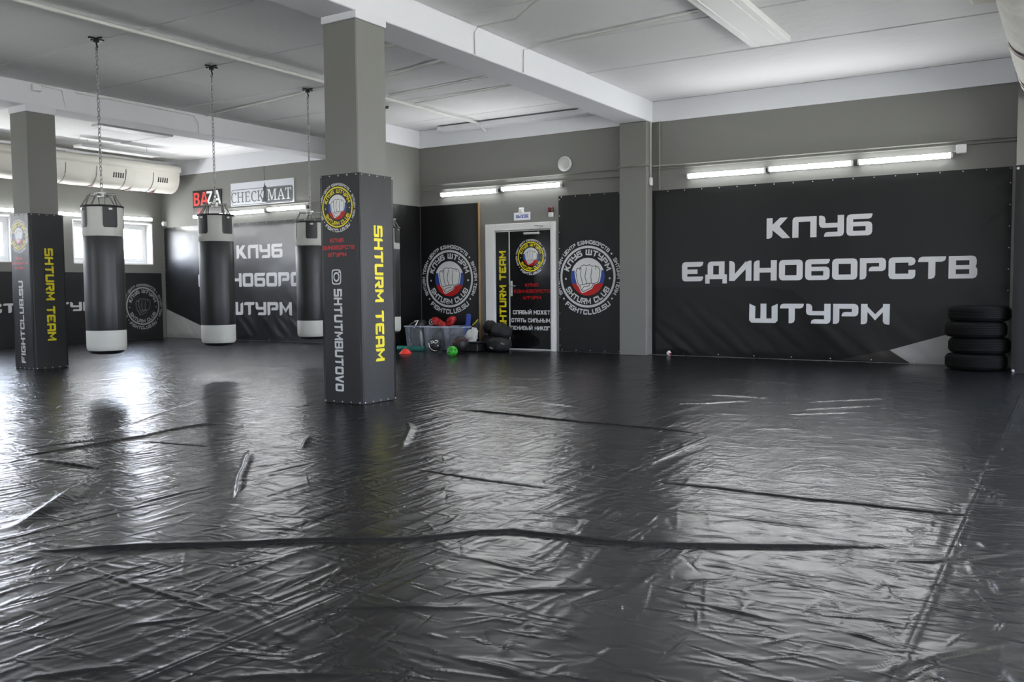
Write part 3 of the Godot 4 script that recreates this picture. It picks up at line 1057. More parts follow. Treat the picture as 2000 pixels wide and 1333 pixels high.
func big_banner(at: Vector3, w: float, h: float, cx: float, rows: Array, mirror: bool, label: String) -> void:
	var t := thing("banner", label, "banner", at, 0.0)
	var cv := canvas(w, h, 340.0, Color(0.115, 0.115, 0.12))
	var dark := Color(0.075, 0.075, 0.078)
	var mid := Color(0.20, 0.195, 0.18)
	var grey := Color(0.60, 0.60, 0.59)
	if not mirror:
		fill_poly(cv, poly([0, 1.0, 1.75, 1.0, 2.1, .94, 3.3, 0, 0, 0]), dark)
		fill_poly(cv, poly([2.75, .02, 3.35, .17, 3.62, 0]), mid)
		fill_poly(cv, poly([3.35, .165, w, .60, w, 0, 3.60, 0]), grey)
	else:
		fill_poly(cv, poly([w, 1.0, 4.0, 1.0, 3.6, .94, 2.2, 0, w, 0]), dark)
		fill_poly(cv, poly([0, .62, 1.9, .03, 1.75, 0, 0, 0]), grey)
	for r in rows:
		text(cv, r[0], Vector2(cx, r[1]), r[2], PALE, r[3])
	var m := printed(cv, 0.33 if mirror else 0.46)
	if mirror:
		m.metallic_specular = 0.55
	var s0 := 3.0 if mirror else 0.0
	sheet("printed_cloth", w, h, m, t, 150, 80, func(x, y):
		var e: float = minf(minf(x, w - x), minf(y, h - y))
		var low := smoothstep(1.1, 0.1, y)
		var v := 0.010 + 0.008 * fn.get_noise_2d(x * .8 + s0, y * .9)
		v += 0.020 * low * absf(fn2.get_noise_2d(x * 1.6 + y * 1.7 + s0, (y - x) * .35))
		var side := smoothstep(1.0, 0.05, w - x)
		v += 0.022 * side * absf(fn2.get_noise_2d(x * 1.5 - y * 2.3 + 9.0, (y + x) * .4))
		v += 0.004 * smoothstep(.14, 0.0, h - y) * sin(x * 26.0) * fn.get_noise_2d(x * 3.0, 2.0)
		return v * smoothstep(-.02, .1, e) + 0.004)
	var pts := []
	var n := int(w / .26)
	for i in n + 1:
		pts.append(Vector3(.02 + (w - .04) * i / n, h - .02, .006))
		if i % 2 == 0:
			pts.append(Vector3(.02 + (w - .04) * i / n, .03, .006))
	for i in 9:
		pts.append(Vector3(.02, .15 + i * .26, .006))
		pts.append(Vector3(w - .02, .15 + i * .26, .006))
	grommets(t, pts, Vector3.BACK)

func cloth_panel(t: Node3D, called: String, at: Vector3, turn: float, w: float, h: float, m: Material, wave := 0.004, nx := 30, ny := 40) -> MeshInstance3D:
	var o := sheet(called, w, h, m, t, nx, ny, func(x, y): return 0.004 + wave * (fn.get_noise_2d(x * 2.2 + at.x, y * .7 + at.z) + .6) * smoothstep(-.01, .08, minf(x, w - x)))
	o.position = at
	o.rotation.y = turn
	return o

func cover_panel(t: Node3D, at: Vector3, turn: float, w: float, h: float, m: Material) -> void:
	# one side of a padded column cover; its edges roll back round the corner
	var o := sheet("cover_panel", w, h, m, t, 26, 30, func(x, y):
		var e: float = minf(x, w - x)
		var r := 0.02
		var roll := 0.0 if e > r else -(r - sqrt(maxf(0.0, r * r - (r - e) * (r - e))))
		return roll + 0.003 * fn.get_noise_2d(x * 3.0 + at.x * 3.0, y * 1.4 + turn))
	o.position = at
	o.rotation.y = turn
	var pts := []
	for i in 5:
		pts.append(Vector3(.03 + (w - .06) * i / 4.0, h - .014, .003))
		pts.append(Vector3(.03 + (w - .06) * i / 4.0, .014, .003))
	grommets(o, pts, Vector3.BACK, .007)

func column_cover(x: float, z: float, w: float, h: float, front: StandardMaterial3D, side: StandardMaterial3D, label: String) -> void:
	# x, z: the corner nearest the camera
	var t := thing("column_cover", label, "column cover", Vector3(x, 0.006, z), 0.0)
	cover_panel(t, Vector3(-w, 0, 0), 0.0, w, h, front)
	cover_panel(t, Vector3(0, 0, 0), PI * .5, w, h, side)
	cover_panel(t, Vector3(0, 0, -w), PI, w, h, M.blackvinyl)
	cover_panel(t, Vector3(-w, 0, -w), -PI * .5, w, h, M.blackvinyl)
	# padding that fills the cover up to the shaft, seen as a rim on top
	var st := mb()
	var b := .035
	for r in [[-w + .006, -.006, -b, -.006], [-w + .006, -.006, -w + .006, -w + b], [-w + .006, -w + b, -w + b, -b], [-b, -.006, -w + b, -b]]:
		add_box(st, Vector3(r[0], .01, r[2]), Vector3(r[1], h - .004, r[3]))
	obj("padding", st, M.blackvinyl, t)

func side_text(w: float, h: float, bg: Color) -> StandardMaterial3D:
	var cv := canvas(w, h, 520.0, bg)
	text(cv, "SHTURM TEAM", Vector2(.245, .975), .118, YELLOW, 1.215, -PI * .5)
	return printed(cv, 0.38)

func front_print(w: float, h: float, bg: Color, second: bool) -> StandardMaterial3D:
	var cv := canvas(w, h, 640.0, bg)
	emblem(cv, Vector2(.213, 1.742), .180, bg, YELLOW, YELLOW, PALE)
	for r in [["КЛУБ", 1.45, .16], ["ЕДИНОБОРСТВ", 1.387, .41], ["ШТУРМ", 1.324, .215]]:
		text(cv, r[0], Vector2(.2, r[1]), .036, RED, r[2])
	if second:
		text(cv, "FIGHTCLUB.SU", Vector2(.215, .62), .1, PALE, 1.08, PI * .5)
	else:
		# a rounded square with a ring and a dot in it
		var c := Vector2(.186, 1.126)
		for k in [[.056, .068, PALE], [.045, .057, bg]]:
			var p := PackedVector2Array()
			for i in 48:
				var d := Vector2.from_angle(TAU * i / 48.0)
				p.append(c + Vector2(signf(d.x) * pow(absf(d.x), .45) * k[0], signf(d.y) * pow(absf(d.y), .45) * k[1]))
			fill_poly(cv, p, k[2])
		for k in [[.036, PALE], [.023, bg]]:
			var p := PackedVector2Array()
			for i in 40:
				var d := Vector2.from_angle(TAU * i / 40.0)
				p.append(c + Vector2(d.x * k[0], d.y * k[0] * 1.2))
			fill_poly(cv, p, k[1])
		disc(cv, c + Vector2(.031, .043), .008, PALE, 16)
		text(cv, "SHTUTMBUTOVO", Vector2(.2, .562), .1, PALE, .916, -PI * .5)
	return printed(cv, 0.38)

func make_print_things() -> void:
	big_banner(Vector3(-5.37, .008, ZB), 4.70, 2.425, 2.425, [["КЛУБ", 1.80, .282, 1.38], ["ЕДИНОБОРСТВ", 1.222, .28, 3.84], ["ШТУРМ", .628, .268, 1.84]], false, "large black club banner with pale grey lettering beside the stack of tyres")
	big_banner(Vector3(-16.6, .008, ZB), 5.75, 2.35, 2.915, [["КЛУБ", 1.768, .27, 1.30], ["ЕДИНОБОРСТВ", 1.208, .275, 3.66], ["ШТУРМ", .635, .26, 1.74]], true, "shiny black club banner behind the heavy bags, catching the window light")
	# emblem panels on both sides of the door
	var cv := canvas(1.20, 2.43, 420.0, Color(0.07, 0.07, 0.073))
	emblem(cv, Vector2(.60, 1.175), .49, Color(0.07, 0.07, 0.073), PALE, PALE, PALE)
	var t := thing("banner", "black vertical banner with flag emblem left of the door, above the plastic crates", "banner", Vector3.ZERO, 0.0, "emblem banners by the door")
	cloth_panel(t, "printed_cloth", Vector3(-9.66, .005, ZB), 0.0, 1.20, 2.43, printed(cv, .4), .006)
	cv = canvas(1.13, 2.45, 420.0, Color(0.09, 0.09, 0.094))
	emblem(cv, Vector2(.51, 1.175), .48, Color(0.09, 0.09, 0.094), PALE, PALE, PALE)
	t = thing("banner", "black vertical banner with flag emblem between the door and the wall pilaster", "banner", Vector3.ZERO, 0.0, "emblem banners by the door")
	cloth_panel(t, "printed_cloth", Vector3(-6.925, .005, ZB), 0.0, 1.13, 2.45, printed(cv, .42), .005)
	var pts := []
	for i in 10:
		pts.append(Vector3(-6.905, .1 + i * .255, ZB + .008)); pts.append(Vector3(-5.82, .1 + i * .255, ZB + .008))
	for i in 5:
		pts.append(Vector3(-6.87 + i * .25, .03, ZB + .008)); pts.append(Vector3(-6.87 + i * .25, 2.435, ZB + .008))
	grommets(t, pts, Vector3.BACK)
	t = thing("banner", "plain black glossy banner on the short side wall behind the large column", "banner")
	cloth_panel(t, "cloth", Vector3(-9.68, .005, -11.5), PI * .5, .965, 2.43, M.blackvinyl, .006)
	t = thing("banner", "plain black banner at the right edge of the picture, next to the tyres", "banner")
	cloth_panel(t, "cloth", Vector3(-.605, .005, -11.8), 0.0, .705, 2.36, M.blackvinyl, .01)
	cloth_panel(t, "side_cloth", Vector3(-.6, .005, -12.4), -PI * .5, .6, 2.36, M.blackvinyl, .006)
	grommets(t, [Vector3(-.58, .02, -11.78), Vector3(-.58, 2.33, -11.78), Vector3(-.2, 2.33, -11.78)], Vector3.BACK, .016)
	# low banner under the windows
	var w := 8.4
	cv = canvas(w, 1.385, 180.0, Color(0.15, 0.15, 0.155))
	var s := "КЛУБ ЕДИНОБОРСТВ ШТУРМ"
	var kx := .214
	var left := 6.30 - (text_width("КЛУБ ЕДИНОБОРСТВ ШТ") + .11) * kx
	text(cv, s, Vector2(left + text_width(s) * kx * .5, .712), .178, PALE, text_width(s) * kx)
	emblem(cv, Vector2(7.92, .69), .40, Color(0.15, 0.15, 0.155), Color(.62, .62, .62), Color(.62, .62, .62), Color(.62, .62, .62), true)
	t = thing("banner", "low black banner under the windows with a grey fist emblem", "banner")
	cloth_panel(t, "printed_cloth", Vector3(XL, .005, -4.0), PI * .5, w, 1.385, printed(cv, .4), .006, 120, 20)
	# covers
	var bg := Color(0.155, 0.155, 0.16)
	column_cover(-5.286, -5.956, .47, 2.03, front_print(.47, 2.03, bg, false), side_text(.47, 2.03, bg), "black printed column cover with rounded-square camera icon, on the large nearest column")
	column_cover(-11.44, -6.566, .47, 2.03, front_print(.47, 2.03, bg, true), side_text(.47, 2.03, bg), "black printed column cover on the column at the left edge of the picture")
	# signs high on the back wall
	t = thing("sign", "small black sign with red and white letters above a heavy bag", "sign", Vector3(-15.61, 2.585, ZB + .004))
	cv = canvas(.87, .49, 500.0, Color(0.10, 0.10, 0.10))
	fill_poly(cv, poly([0, 0, .87, 0, .87, .14, 0, .14]), Color(.36, .35, .35))
	var st := mb()
	add_box(st, Vector3(0, 0, 0), Vector3(.87, .49, .014), .002)
	obj("board", st, M.darksteel, t)
	sheet("print", .87, .49, printed(cv, .4), t, 1, 1, func(_x, _y): return .0155)
	for k in [["BA", .235, .31, .27, Color(.82, .20, .17)], ["ZA", .635, .32, .27, Color(.86, .87, .87)], ["BA", .235, .07, .11, Color(.60, .25, .25)]]:
		var tm := TextMesh.new()
		var f := SystemFont.new()
		f.font_names = PackedStringArray(["Droid Sans"])
		f.font_weight = 700
		tm.font = f
		tm.text = k[0]
		tm.font_size = 64
		tm.pixel_size = k[3] / 46.0
		tm.depth = .002
		var o := mesh_obj("lettering", tm, mat(k[4], .5), t)
		o.position = Vector3(k[1], k[2], .0166)
	t = thing("sign", "long white sign with a serif word and a chess piece, above the tube lights", "sign", Vector3(-14.45, 2.69, ZB + .004))
	cv = canvas(1.765, .46, 400.0, Color(.83, .84, .87))
	fill_poly(cv, bar_round(.02, .015, 1.745, .33, .05), Color(.42, .43, .45))
	fill_poly(cv, bar_round(.032, .027, 1.733, .318, .045), Color(.83, .84, .86))
	fill_poly(cv, bar_round(.98, .03, 1.73, .315, .045), Color(.38, .39, .40))
	# a tall dark chess figure between the two halves of the word
	fill_poly(cv, poly([.90, .05, .88, .09, .93, .13, .945, .25, .92, .30, .96, .37, .975, .44, .99, .37, 1.03, .33, 1.0, .25, 1.01, .13, 1.06, .09, 1.04, .05]), Color(.22, .23, .25))
	st = mb()
	add_box(st, Vector3(0, 0, 0), Vector3(1.765, .46, .014), .002)
	obj("board", st, M.white, t)
	sheet("print", 1.765, .46, printed(cv, .4), t, 1, 1, func(_x, _y): return .0155)
	for k in [["CHECK", .47, Color(.40, .41, .43), .205], ["MAT", 1.37, Color(.86, .87, .88), .215]]:
		var tm := TextMesh.new()
		var f := SystemFont.new()
		f.font_names = PackedStringArray(["Droid Serif"])
		tm.font = f
		tm.text = k[0]
		tm.font_size = 64
		tm.pixel_size = k[3] / 46.0
		tm.depth = .002
		var o := mesh_obj("lettering", tm, mat(k[2], .5), t)
		o.position = Vector3(k[1], .17, .0166)
	st = mb()
	add_tube(st, [Vector3(.97, .44, .012), Vector3(.97, .80, .02)], .003, 6)
	obj("hanging_wire", st, M.darksteel, t)

func bar_round(x0: float, y0: float, x1: float, y1: float, r: float) -> PackedVector2Array:
	var p := PackedVector2Array()
	var cs := [[Vector2(x1 - r, y1 - r), 0.0], [Vector2(x0 + r, y1 - r), PI * .5], [Vector2(x0 + r, y0 + r), PI], [Vector2(x1 - r, y0 + r), PI * 1.5]]
	for c in cs:
		for i in 7:
			p.append(c[0] + Vector2.from_angle(c[1] + PI * .5 * i / 6.0) * r)
	return p

func make_door() -> void:
	var d := Node3D.new()
	d.name = "door_1"
	add_child(d)
	d.position = Vector3(0, 0, ZB)
	struct(d, "white-framed door covered with black printed film", "door")
	var st := mb()
	add_box(st, Vector3(-8.283, 0, 0), Vector3(-8.108, 2.06, .06), .006)
	obj("door_jamb", st, M.white, d)
	st = mb()
	add_box(st, Vector3(-7.042, 0, 0), Vector3(-6.968, 2.06, .06), .006)
	obj("door_jamb", st, M.white, d)
	st = mb()
	add_box(st, Vector3(-8.108, 1.95, 0), Vector3(-7.042, 2.06, .06), .006)
	obj("door_head", st, M.white, d)
	st = mb()
	add_box(st, Vector3(-8.108, 0, 0), Vector3(-7.846, 1.95, .016), .003)
	var sl := obj("side_leaf", st, M.white, d)
	var bg := Color(0.085, 0.085, 0.09)
	var cv := canvas(.25, 1.92, 560.0, bg)
	text(cv, "SHTURM TEAM", Vector2(.13, .97), .135, YELLOW, 1.285, PI * .5)
	var o := sheet("film", .25, 1.92, printed(cv, .14), sl, 4, 20, func(x, y): return .001 * fn.get_noise_2d(x * 2.0, y * 2.0))
	o.position = Vector3(-8.1, .01, .0185)
	st = mb()
	add_box(st, Vector3(-7.838, .005, 0), Vector3(-7.046, 1.942, .03), .004)
	var lf := obj("main_leaf", st, M.white, d)
	cv = canvas(.755, 1.90, 700.0, bg)
	emblem(cv, Vector2(.395, 1.485), .24, bg, YELLOW, YELLOW, PALE)
	for r in [["КЛУБ", 1.03, .25], ["ЕДИНОБОРСТВ", .93, .68], ["ШТУРМ", .825, .34]]:
		text(cv, r[0], Vector2(.41, r[1]), .055, Color(.62, .09, .10), r[2])
	for r in [["СЛАБЫЙ МОЖЕТ", .59, .70, .40], ["СТАТЬ СИЛЬНЫМ,", .46, .74, .39], ["ЛЕНИВЫЙ НИКОГДА", .335, .86, .435]]:
		text(cv, r[0], Vector2(r[3], r[1]), .066, PALE, r[2])
	o = sheet("film", .755, 1.90, printed(cv, .14), lf, 8, 20, func(x, y): return .001 * fn.get_noise_2d(x * 2.0 + 5.0, y * 2.0))
	o.position = Vector3(-7.818, .03, .0325)
	# handle with its plate
	st = mb()
	add_box(st, Vector3(-7.815, .88, .03), Vector3(-7.775, 1.13, .042), .004)
	var hp := obj("handle_plate", st, M.steel, lf)
	st = mb()
	add_tube(st, [Vector3(-7.795, 1.05, .035), Vector3(-7.795, 1.05, .085), Vector3(-7.78, 1.05, .092), Vector3(-7.68, 1.048, .09)], .009, 8)
	obj("handle", st, M.steel, hp)
	# closer
	st = mb()
	add_box(st, Vector3(-7.53, 1.865, .034), Vector3(-7.24, 1.90, .085), .006)
	obj("door_closer", st, M.steel, lf)
	st = mb()
	add_tube(st, [Vector3(-7.27, 1.905, .06), Vector3(-7.12, 1.99, .16), Vector3(-7.33, 2.01, .06)], .009, 6)
	obj("closer_arm", st, M.steel, lf)
	# things over the door
	var t := thing("exit_sign", "small white illuminated exit sign above the door", "sign", Vector3(-7.74, 2.105, ZB))
	st = mb()
	add_box(st, Vector3(0, 0, 0), Vector3(.30, .125, .03), .006)
	obj("housing", st, M.whiteplastic, t)
	cv = canvas(.29, .11, 600.0, Color(.93, .94, .97))
	text(cv, "ВЫХОД", Vector2(.155, .055), .052, Color(.18, .26, .62), .23)
	o = sheet("sign_face", .29, .11, printed(cv, .4), t, 1, 1, func(_x, _y): return .0)
	o.position = Vector3(.005, .0075, .0315)
	t = thing("door_sensor", "small square white box over the exit sign", "sensor", Vector3(-7.60, 2.262, ZB))
	st = mb()
	add_box(st, Vector3(-.045, -.045, 0), Vector3(.045, .045, .04), .01)
	add_box(st, Vector3(-.03, -.03, .036), Vector3(.03, .03, .05), .008)
	obj("housing", st, M.whiteplastic, t)
	t = thing("alarm_sounder", "small red and white alarm sounder at the door's upper right corner", "alarm", Vector3(-7.05, 2.13, ZB))
	st = mb()
	add_box(st, Vector3(-.04, 0, 0), Vector3(.04, .075, .05), .012)
	obj("base", st, M.whiteplastic, t)
	st = mb()
	add_box(st, Vector3(-.042, .078, 0), Vector3(.042, .16, .055), .012)
	obj("red_lens", st, mat(Color(.40, .05, .05), .25), t)
	t = thing("wood_batten", "thin raw wooden batten along the edge of the emblem banner", "batten", Vector3(-8.43, 0, ZB))
	st = mb()
	add_box(st, Vector3(-.016, .01, 0), Vector3(.016, 2.45, .022), .002)
	obj("batten", st, M.wood, t)

# ------------------------------------------------------------------ heavy bags
func chain_mesh(y0: float, y1: float) -> SurfaceTool:
	var st := mb()
	var y := y0
	var k := 0
	while y < y1 - .02:
		var pts := []
		for i in 10:
			var a := TAU * i / 10.0
			var u := cos(a) * .013
			var v := y + .026 + sin(a) * .03
			pts.append(Vector3(u, v, 0) if k % 2 == 0 else Vector3(0, v, u))
		add_tube(st, pts, .0045, 5, true)
		y += .045
		k += 1
	return st

func heavy_bag(c: Vector2, tab_deg: float, lean: float, label: String) -> void:
	var t := thing("heavy_bag", label, "punching bag", Vector3(c.x, 0, c.y), 0.0, "heavy bags hung in a row")
	var R := .203
	var d := Vector2(-c.x, -c.y).normalized()
	var right := Vector2(d.y, -d.x)
	t.rotation = Vector3(0, 0, 0)
	var st := mb()
	add_lathe(st, [Vector2(R - .004, .60), Vector2(R, .612), Vector2(R + .003, .9), Vector2(R + .002, 1.3), Vector2(R, 1.60), Vector2(R - .004, 1.61)], 40)
	obj("black_body", st, M.bagblack, t)
	st = mb()
	add_lathe(st, [Vector2(R - .004, 1.61), Vector2(R + .001, 1.618), Vector2(R + .001, 1.915), Vector2(R - .008, 1.93), Vector2(.16, 1.935), Vector2(0, 1.93)], 40)
	obj("white_top_band", st, M.bagwhite, t)
	st = mb()
	add_lathe(st, [Vector2(R - .018, .382), Vector2(R - .004, .40), Vector2(R, .43), Vector2(R, .59), Vector2(R - .004, .60)], 40)
	obj("white_bottom_band", st, M.bagwhite, t)
	st = mb()
	add_lathe(st, [Vector2(0, .338), Vector2(.10, .34), Vector2(R - .045, .352), Vector2(R - .018, .382)], 40)
	obj("black_base", st, M.tab, t)
	# reinforcing tabs for the hangers
	for k in 4:
		var a := deg_to_rad(tab_deg + 90.0 * k)
		var n := d * cos(a) + right * sin(a)
		var mid := atan2(n.y, n.x)
		st = mb()
		st.set_smooth_group(1)
		var half := .19 * .5 / R * .8
		var rows := [[1.925, 1.0], [1.73, 1.0], [1.712, .96], [1.70, .82]]
		for i in rows.size() - 1:
			for q in 8:
				var f0: float = -1.0 + 2.0 * q / 8.0
				var f1: float = -1.0 + 2.0 * (q + 1) / 8.0
				var p := []
				for cc in [[rows[i], f0], [rows[i], f1], [rows[i + 1], f1], [rows[i + 1], f0]]:
					var an: float = mid + cc[1] * half * cc[0][1]
					p.append(Vector3(cos(an) * (R + .007), cc[0][0], sin(an) * (R + .007)))
				quad(st, p[0], p[1], p[2], p[3])
		var tab := obj("tab", st, M.tab, t)
		st = mb()
		add_box(st, Vector3(-.02, -.012, -.004), Vector3(.02, .012, .004), .003, Transform3D(Basis(Vector3.UP, PI * .5 - mid), Vector3(n.x * (R + .012), 1.895, n.y * (R + .012))))
		obj("buckle", st, M.steel, tab)
		for s in [-1.0, 1.0]:
			st = mb()
			var a2: float = mid + s * .28
			add_tube(st, [Vector3(cos(a2) * (R + .004), 1.925, sin(a2) * (R + .004)), Vector3(cos(mid + s * .12) * .135, 2.05, sin(mid + s * .12) * .135)], .008, 6)
			obj("hanger_strap", st, M.greypaint, t)
	st = mb()
	var ring := []
	for i in 32:
		ring.append(Vector3(cos(TAU * i / 32.0) * (R + .006), 1.928, sin(TAU * i / 32.0) * (R + .006)))
	add_tube(st, ring, .011, 6, true)
	obj("top_ring", st, M.tab, t)
	st = mb()
	for s in [0.0, PI * .5]:
		add_box(st, Vector3(-.155, 2.045, -.016), Vector3(.155, 2.07, .016), .006, Transform3D(Basis(Vector3.UP, s + .58)))
	add_lathe(st, [Vector2(0, 2.03), Vector2(.045, 2.03), Vector2(.045, 2.085), Vector2(0, 2.085)], 14, Transform3D.IDENTITY, false)
	obj("spreader_cross", st, M.steel, t)
	var ch := obj("chain", chain_mesh(2.085, 3.60), M.steel, t)
	ch.rotation.z = lean
	st = mb()
	add_tube(st, [Vector3(0, 3.59, 0), Vector3(.016, 3.62, 0), Vector3(0, 3.66, 0), Vector3(0, 3.70, 0)], .009, 6)
	add_box(st, Vector3(-.09, 3.70, -.012), Vector3(.09, 3.718, .012), .003)
	add_box(st, Vector3(-.012, 3.70, -.09), Vector3(.012, 3.718, .09), .003)
	add_lathe(st, [Vector2(0, 3.665), Vector2(.03, 3.67), Vector2(.03, 3.70), Vector2(0, 3.70)], 12, Transform3D.IDENTITY, false)
	obj("ceiling_hook", st, M.darksteel, t)

func make_bags() -> void:
	heavy_bag(Vector2(-8.91, -5.92), 22.0, 0.0, "black and white heavy bag nearest the column at the left edge")
	heavy_bag(Vector2(-8.875, -7.40), 42.0, 0.0, "black and white heavy bag hanging in front of the small black sign")
	heavy_bag(Vector2(-8.82, -8.945), 4.0, 0.0, "black and white heavy bag cut by the left edge of the large column")
	heavy_bag(Vector2(-8.76, -10.45), 58.0, 0.0, "heavy bag almost wholly hidden behind the large column")

# ------------------------------------------------------------------ air ducts, pipes, cables, ceiling boxes
func fabric_duct(x: float, z0: float, z1: float, y: float, k: float, slots: Array, mouths: Array, side: float, label: String) -> void:
	var t := thing("fabric_air_duct", label, "air duct", Vector3(x, y, z0))
	var L := z1 - z0
	var prof := []
	for i in 21:
		var a := PI * i / 20.0
		prof.append(Vector2(-cos(a) * .29, -pow(sin(a), .8) * .36) * k)
	prof.append(Vector2(.29, .05) * k); prof.append(Vector2(.34, .055) * k); prof.append(Vector2(.34, .16) * k); prof.append(Vector2(.22, .20) * k); prof.append(Vector2(-.22, .20) * k); prof.append(Vector2(-.34, .16) * k); prof.append(Vector2(-.34, .055) * k); prof.append(Vector2(-.29, .05) * k); prof.append(prof[0])
	var n := prof.size()
	var me := grid_mesh(lin(0, L, int(L / .07)), lin(0, n - 1, n - 1), func(z, i):
		var p: Vector2 = prof[int(i)]
		var f := fposmod(z, .62) / .62
		var sag := 1.0 + .022 * sin(PI * f) if int(i) <= 20 else 1.0
		sag += .02 * fn.get_noise_2d(z * 4.0, i * .4) if int(i) <= 20 else 0.0
		return Vector3(p.x * sag, p.y * sag, z), func(z, i): return Vector2(z, i * .1))
	mesh_obj("fabric_tube", me, M.duct, t)
	for z in [0.0, L]:
		var st := mb()
		st.set_smooth_group(-1)
		var cc := Vector3(0, -.08 * k, z)
		for i in n - 1:
			var a := Vector3(prof[i].x, prof[i].y, z)
			var b := Vector3(prof[i + 1].x, prof[i + 1].y, z)
			if z == 0.0:
				tri(st, cc, a, b)
			else:
				tri(st, cc, b, a)
		obj("end_cap", st, M.duct, t)
	var z := .62 if side > 0.0 else L
	while z < L:
		var st := mb()
		var pts := []
		for i in 21:
			pts.append(Vector3(prof[i].x, prof[i].y, z) * Vector3(1.02, 1.02, 1))
		add_tube(st, pts, .006, 5)
		obj("hoop", st, M.white if side < 0.0 else M.greypaint, t)
		z += .62
	for s in slots:
		for i in 5:
			var st := mb()
			add_box(st, Vector3(-.010, -.05, -.013), Vector3(.010, .05, .013), .003, Transform3D(Basis(Vector3.BACK, side * -.16), Vector3(side * .278 * k, -.13 * k, s - z0 + i * .05)))
			obj("slot", st, M.tab, t)
	for s in mouths:
		# a lens-shaped slit round the belly of the duct, open between two lengths of fabric
		var st := mb()
		st.set_smooth_group(1)
		for i in 20:
			var q := []
			for e in [[i, -1.0], [i + 1, -1.0], [i + 1, 1.0], [i, 1.0]]:
				var f: float = sin(PI * e[0] / 20.0)
				var p: Vector2 = prof[e[0]] * (1.06 if s[1] > .05 else 1.05)
				q.append(Vector3(p.x, p.y, s[0] - z0 + e[1] * (.0006 + s[1] * pow(f, 1.4 if side < 0.0 else 14.0))))
			quad(st, q[0], q[1], q[2], q[3])
		obj("slit", st, mat(Color(.36, .13, .13), .6), t)
	if side < 0.0:
		var st := mb()
		add_box(st, Vector3(-.50, -.07, -8.5 - z0), Vector3(.5, .2, L - .02), .03)
		obj("plenum", st, M.duct, t)

func tube_thing(called: String, pts: Array, r: float, m: Material, label: String, cat: String, group := "") -> void:
	var st := mb()
	add_tube(st, pts, r, 8)
	tag(obj(called, st, m), label, cat, group)

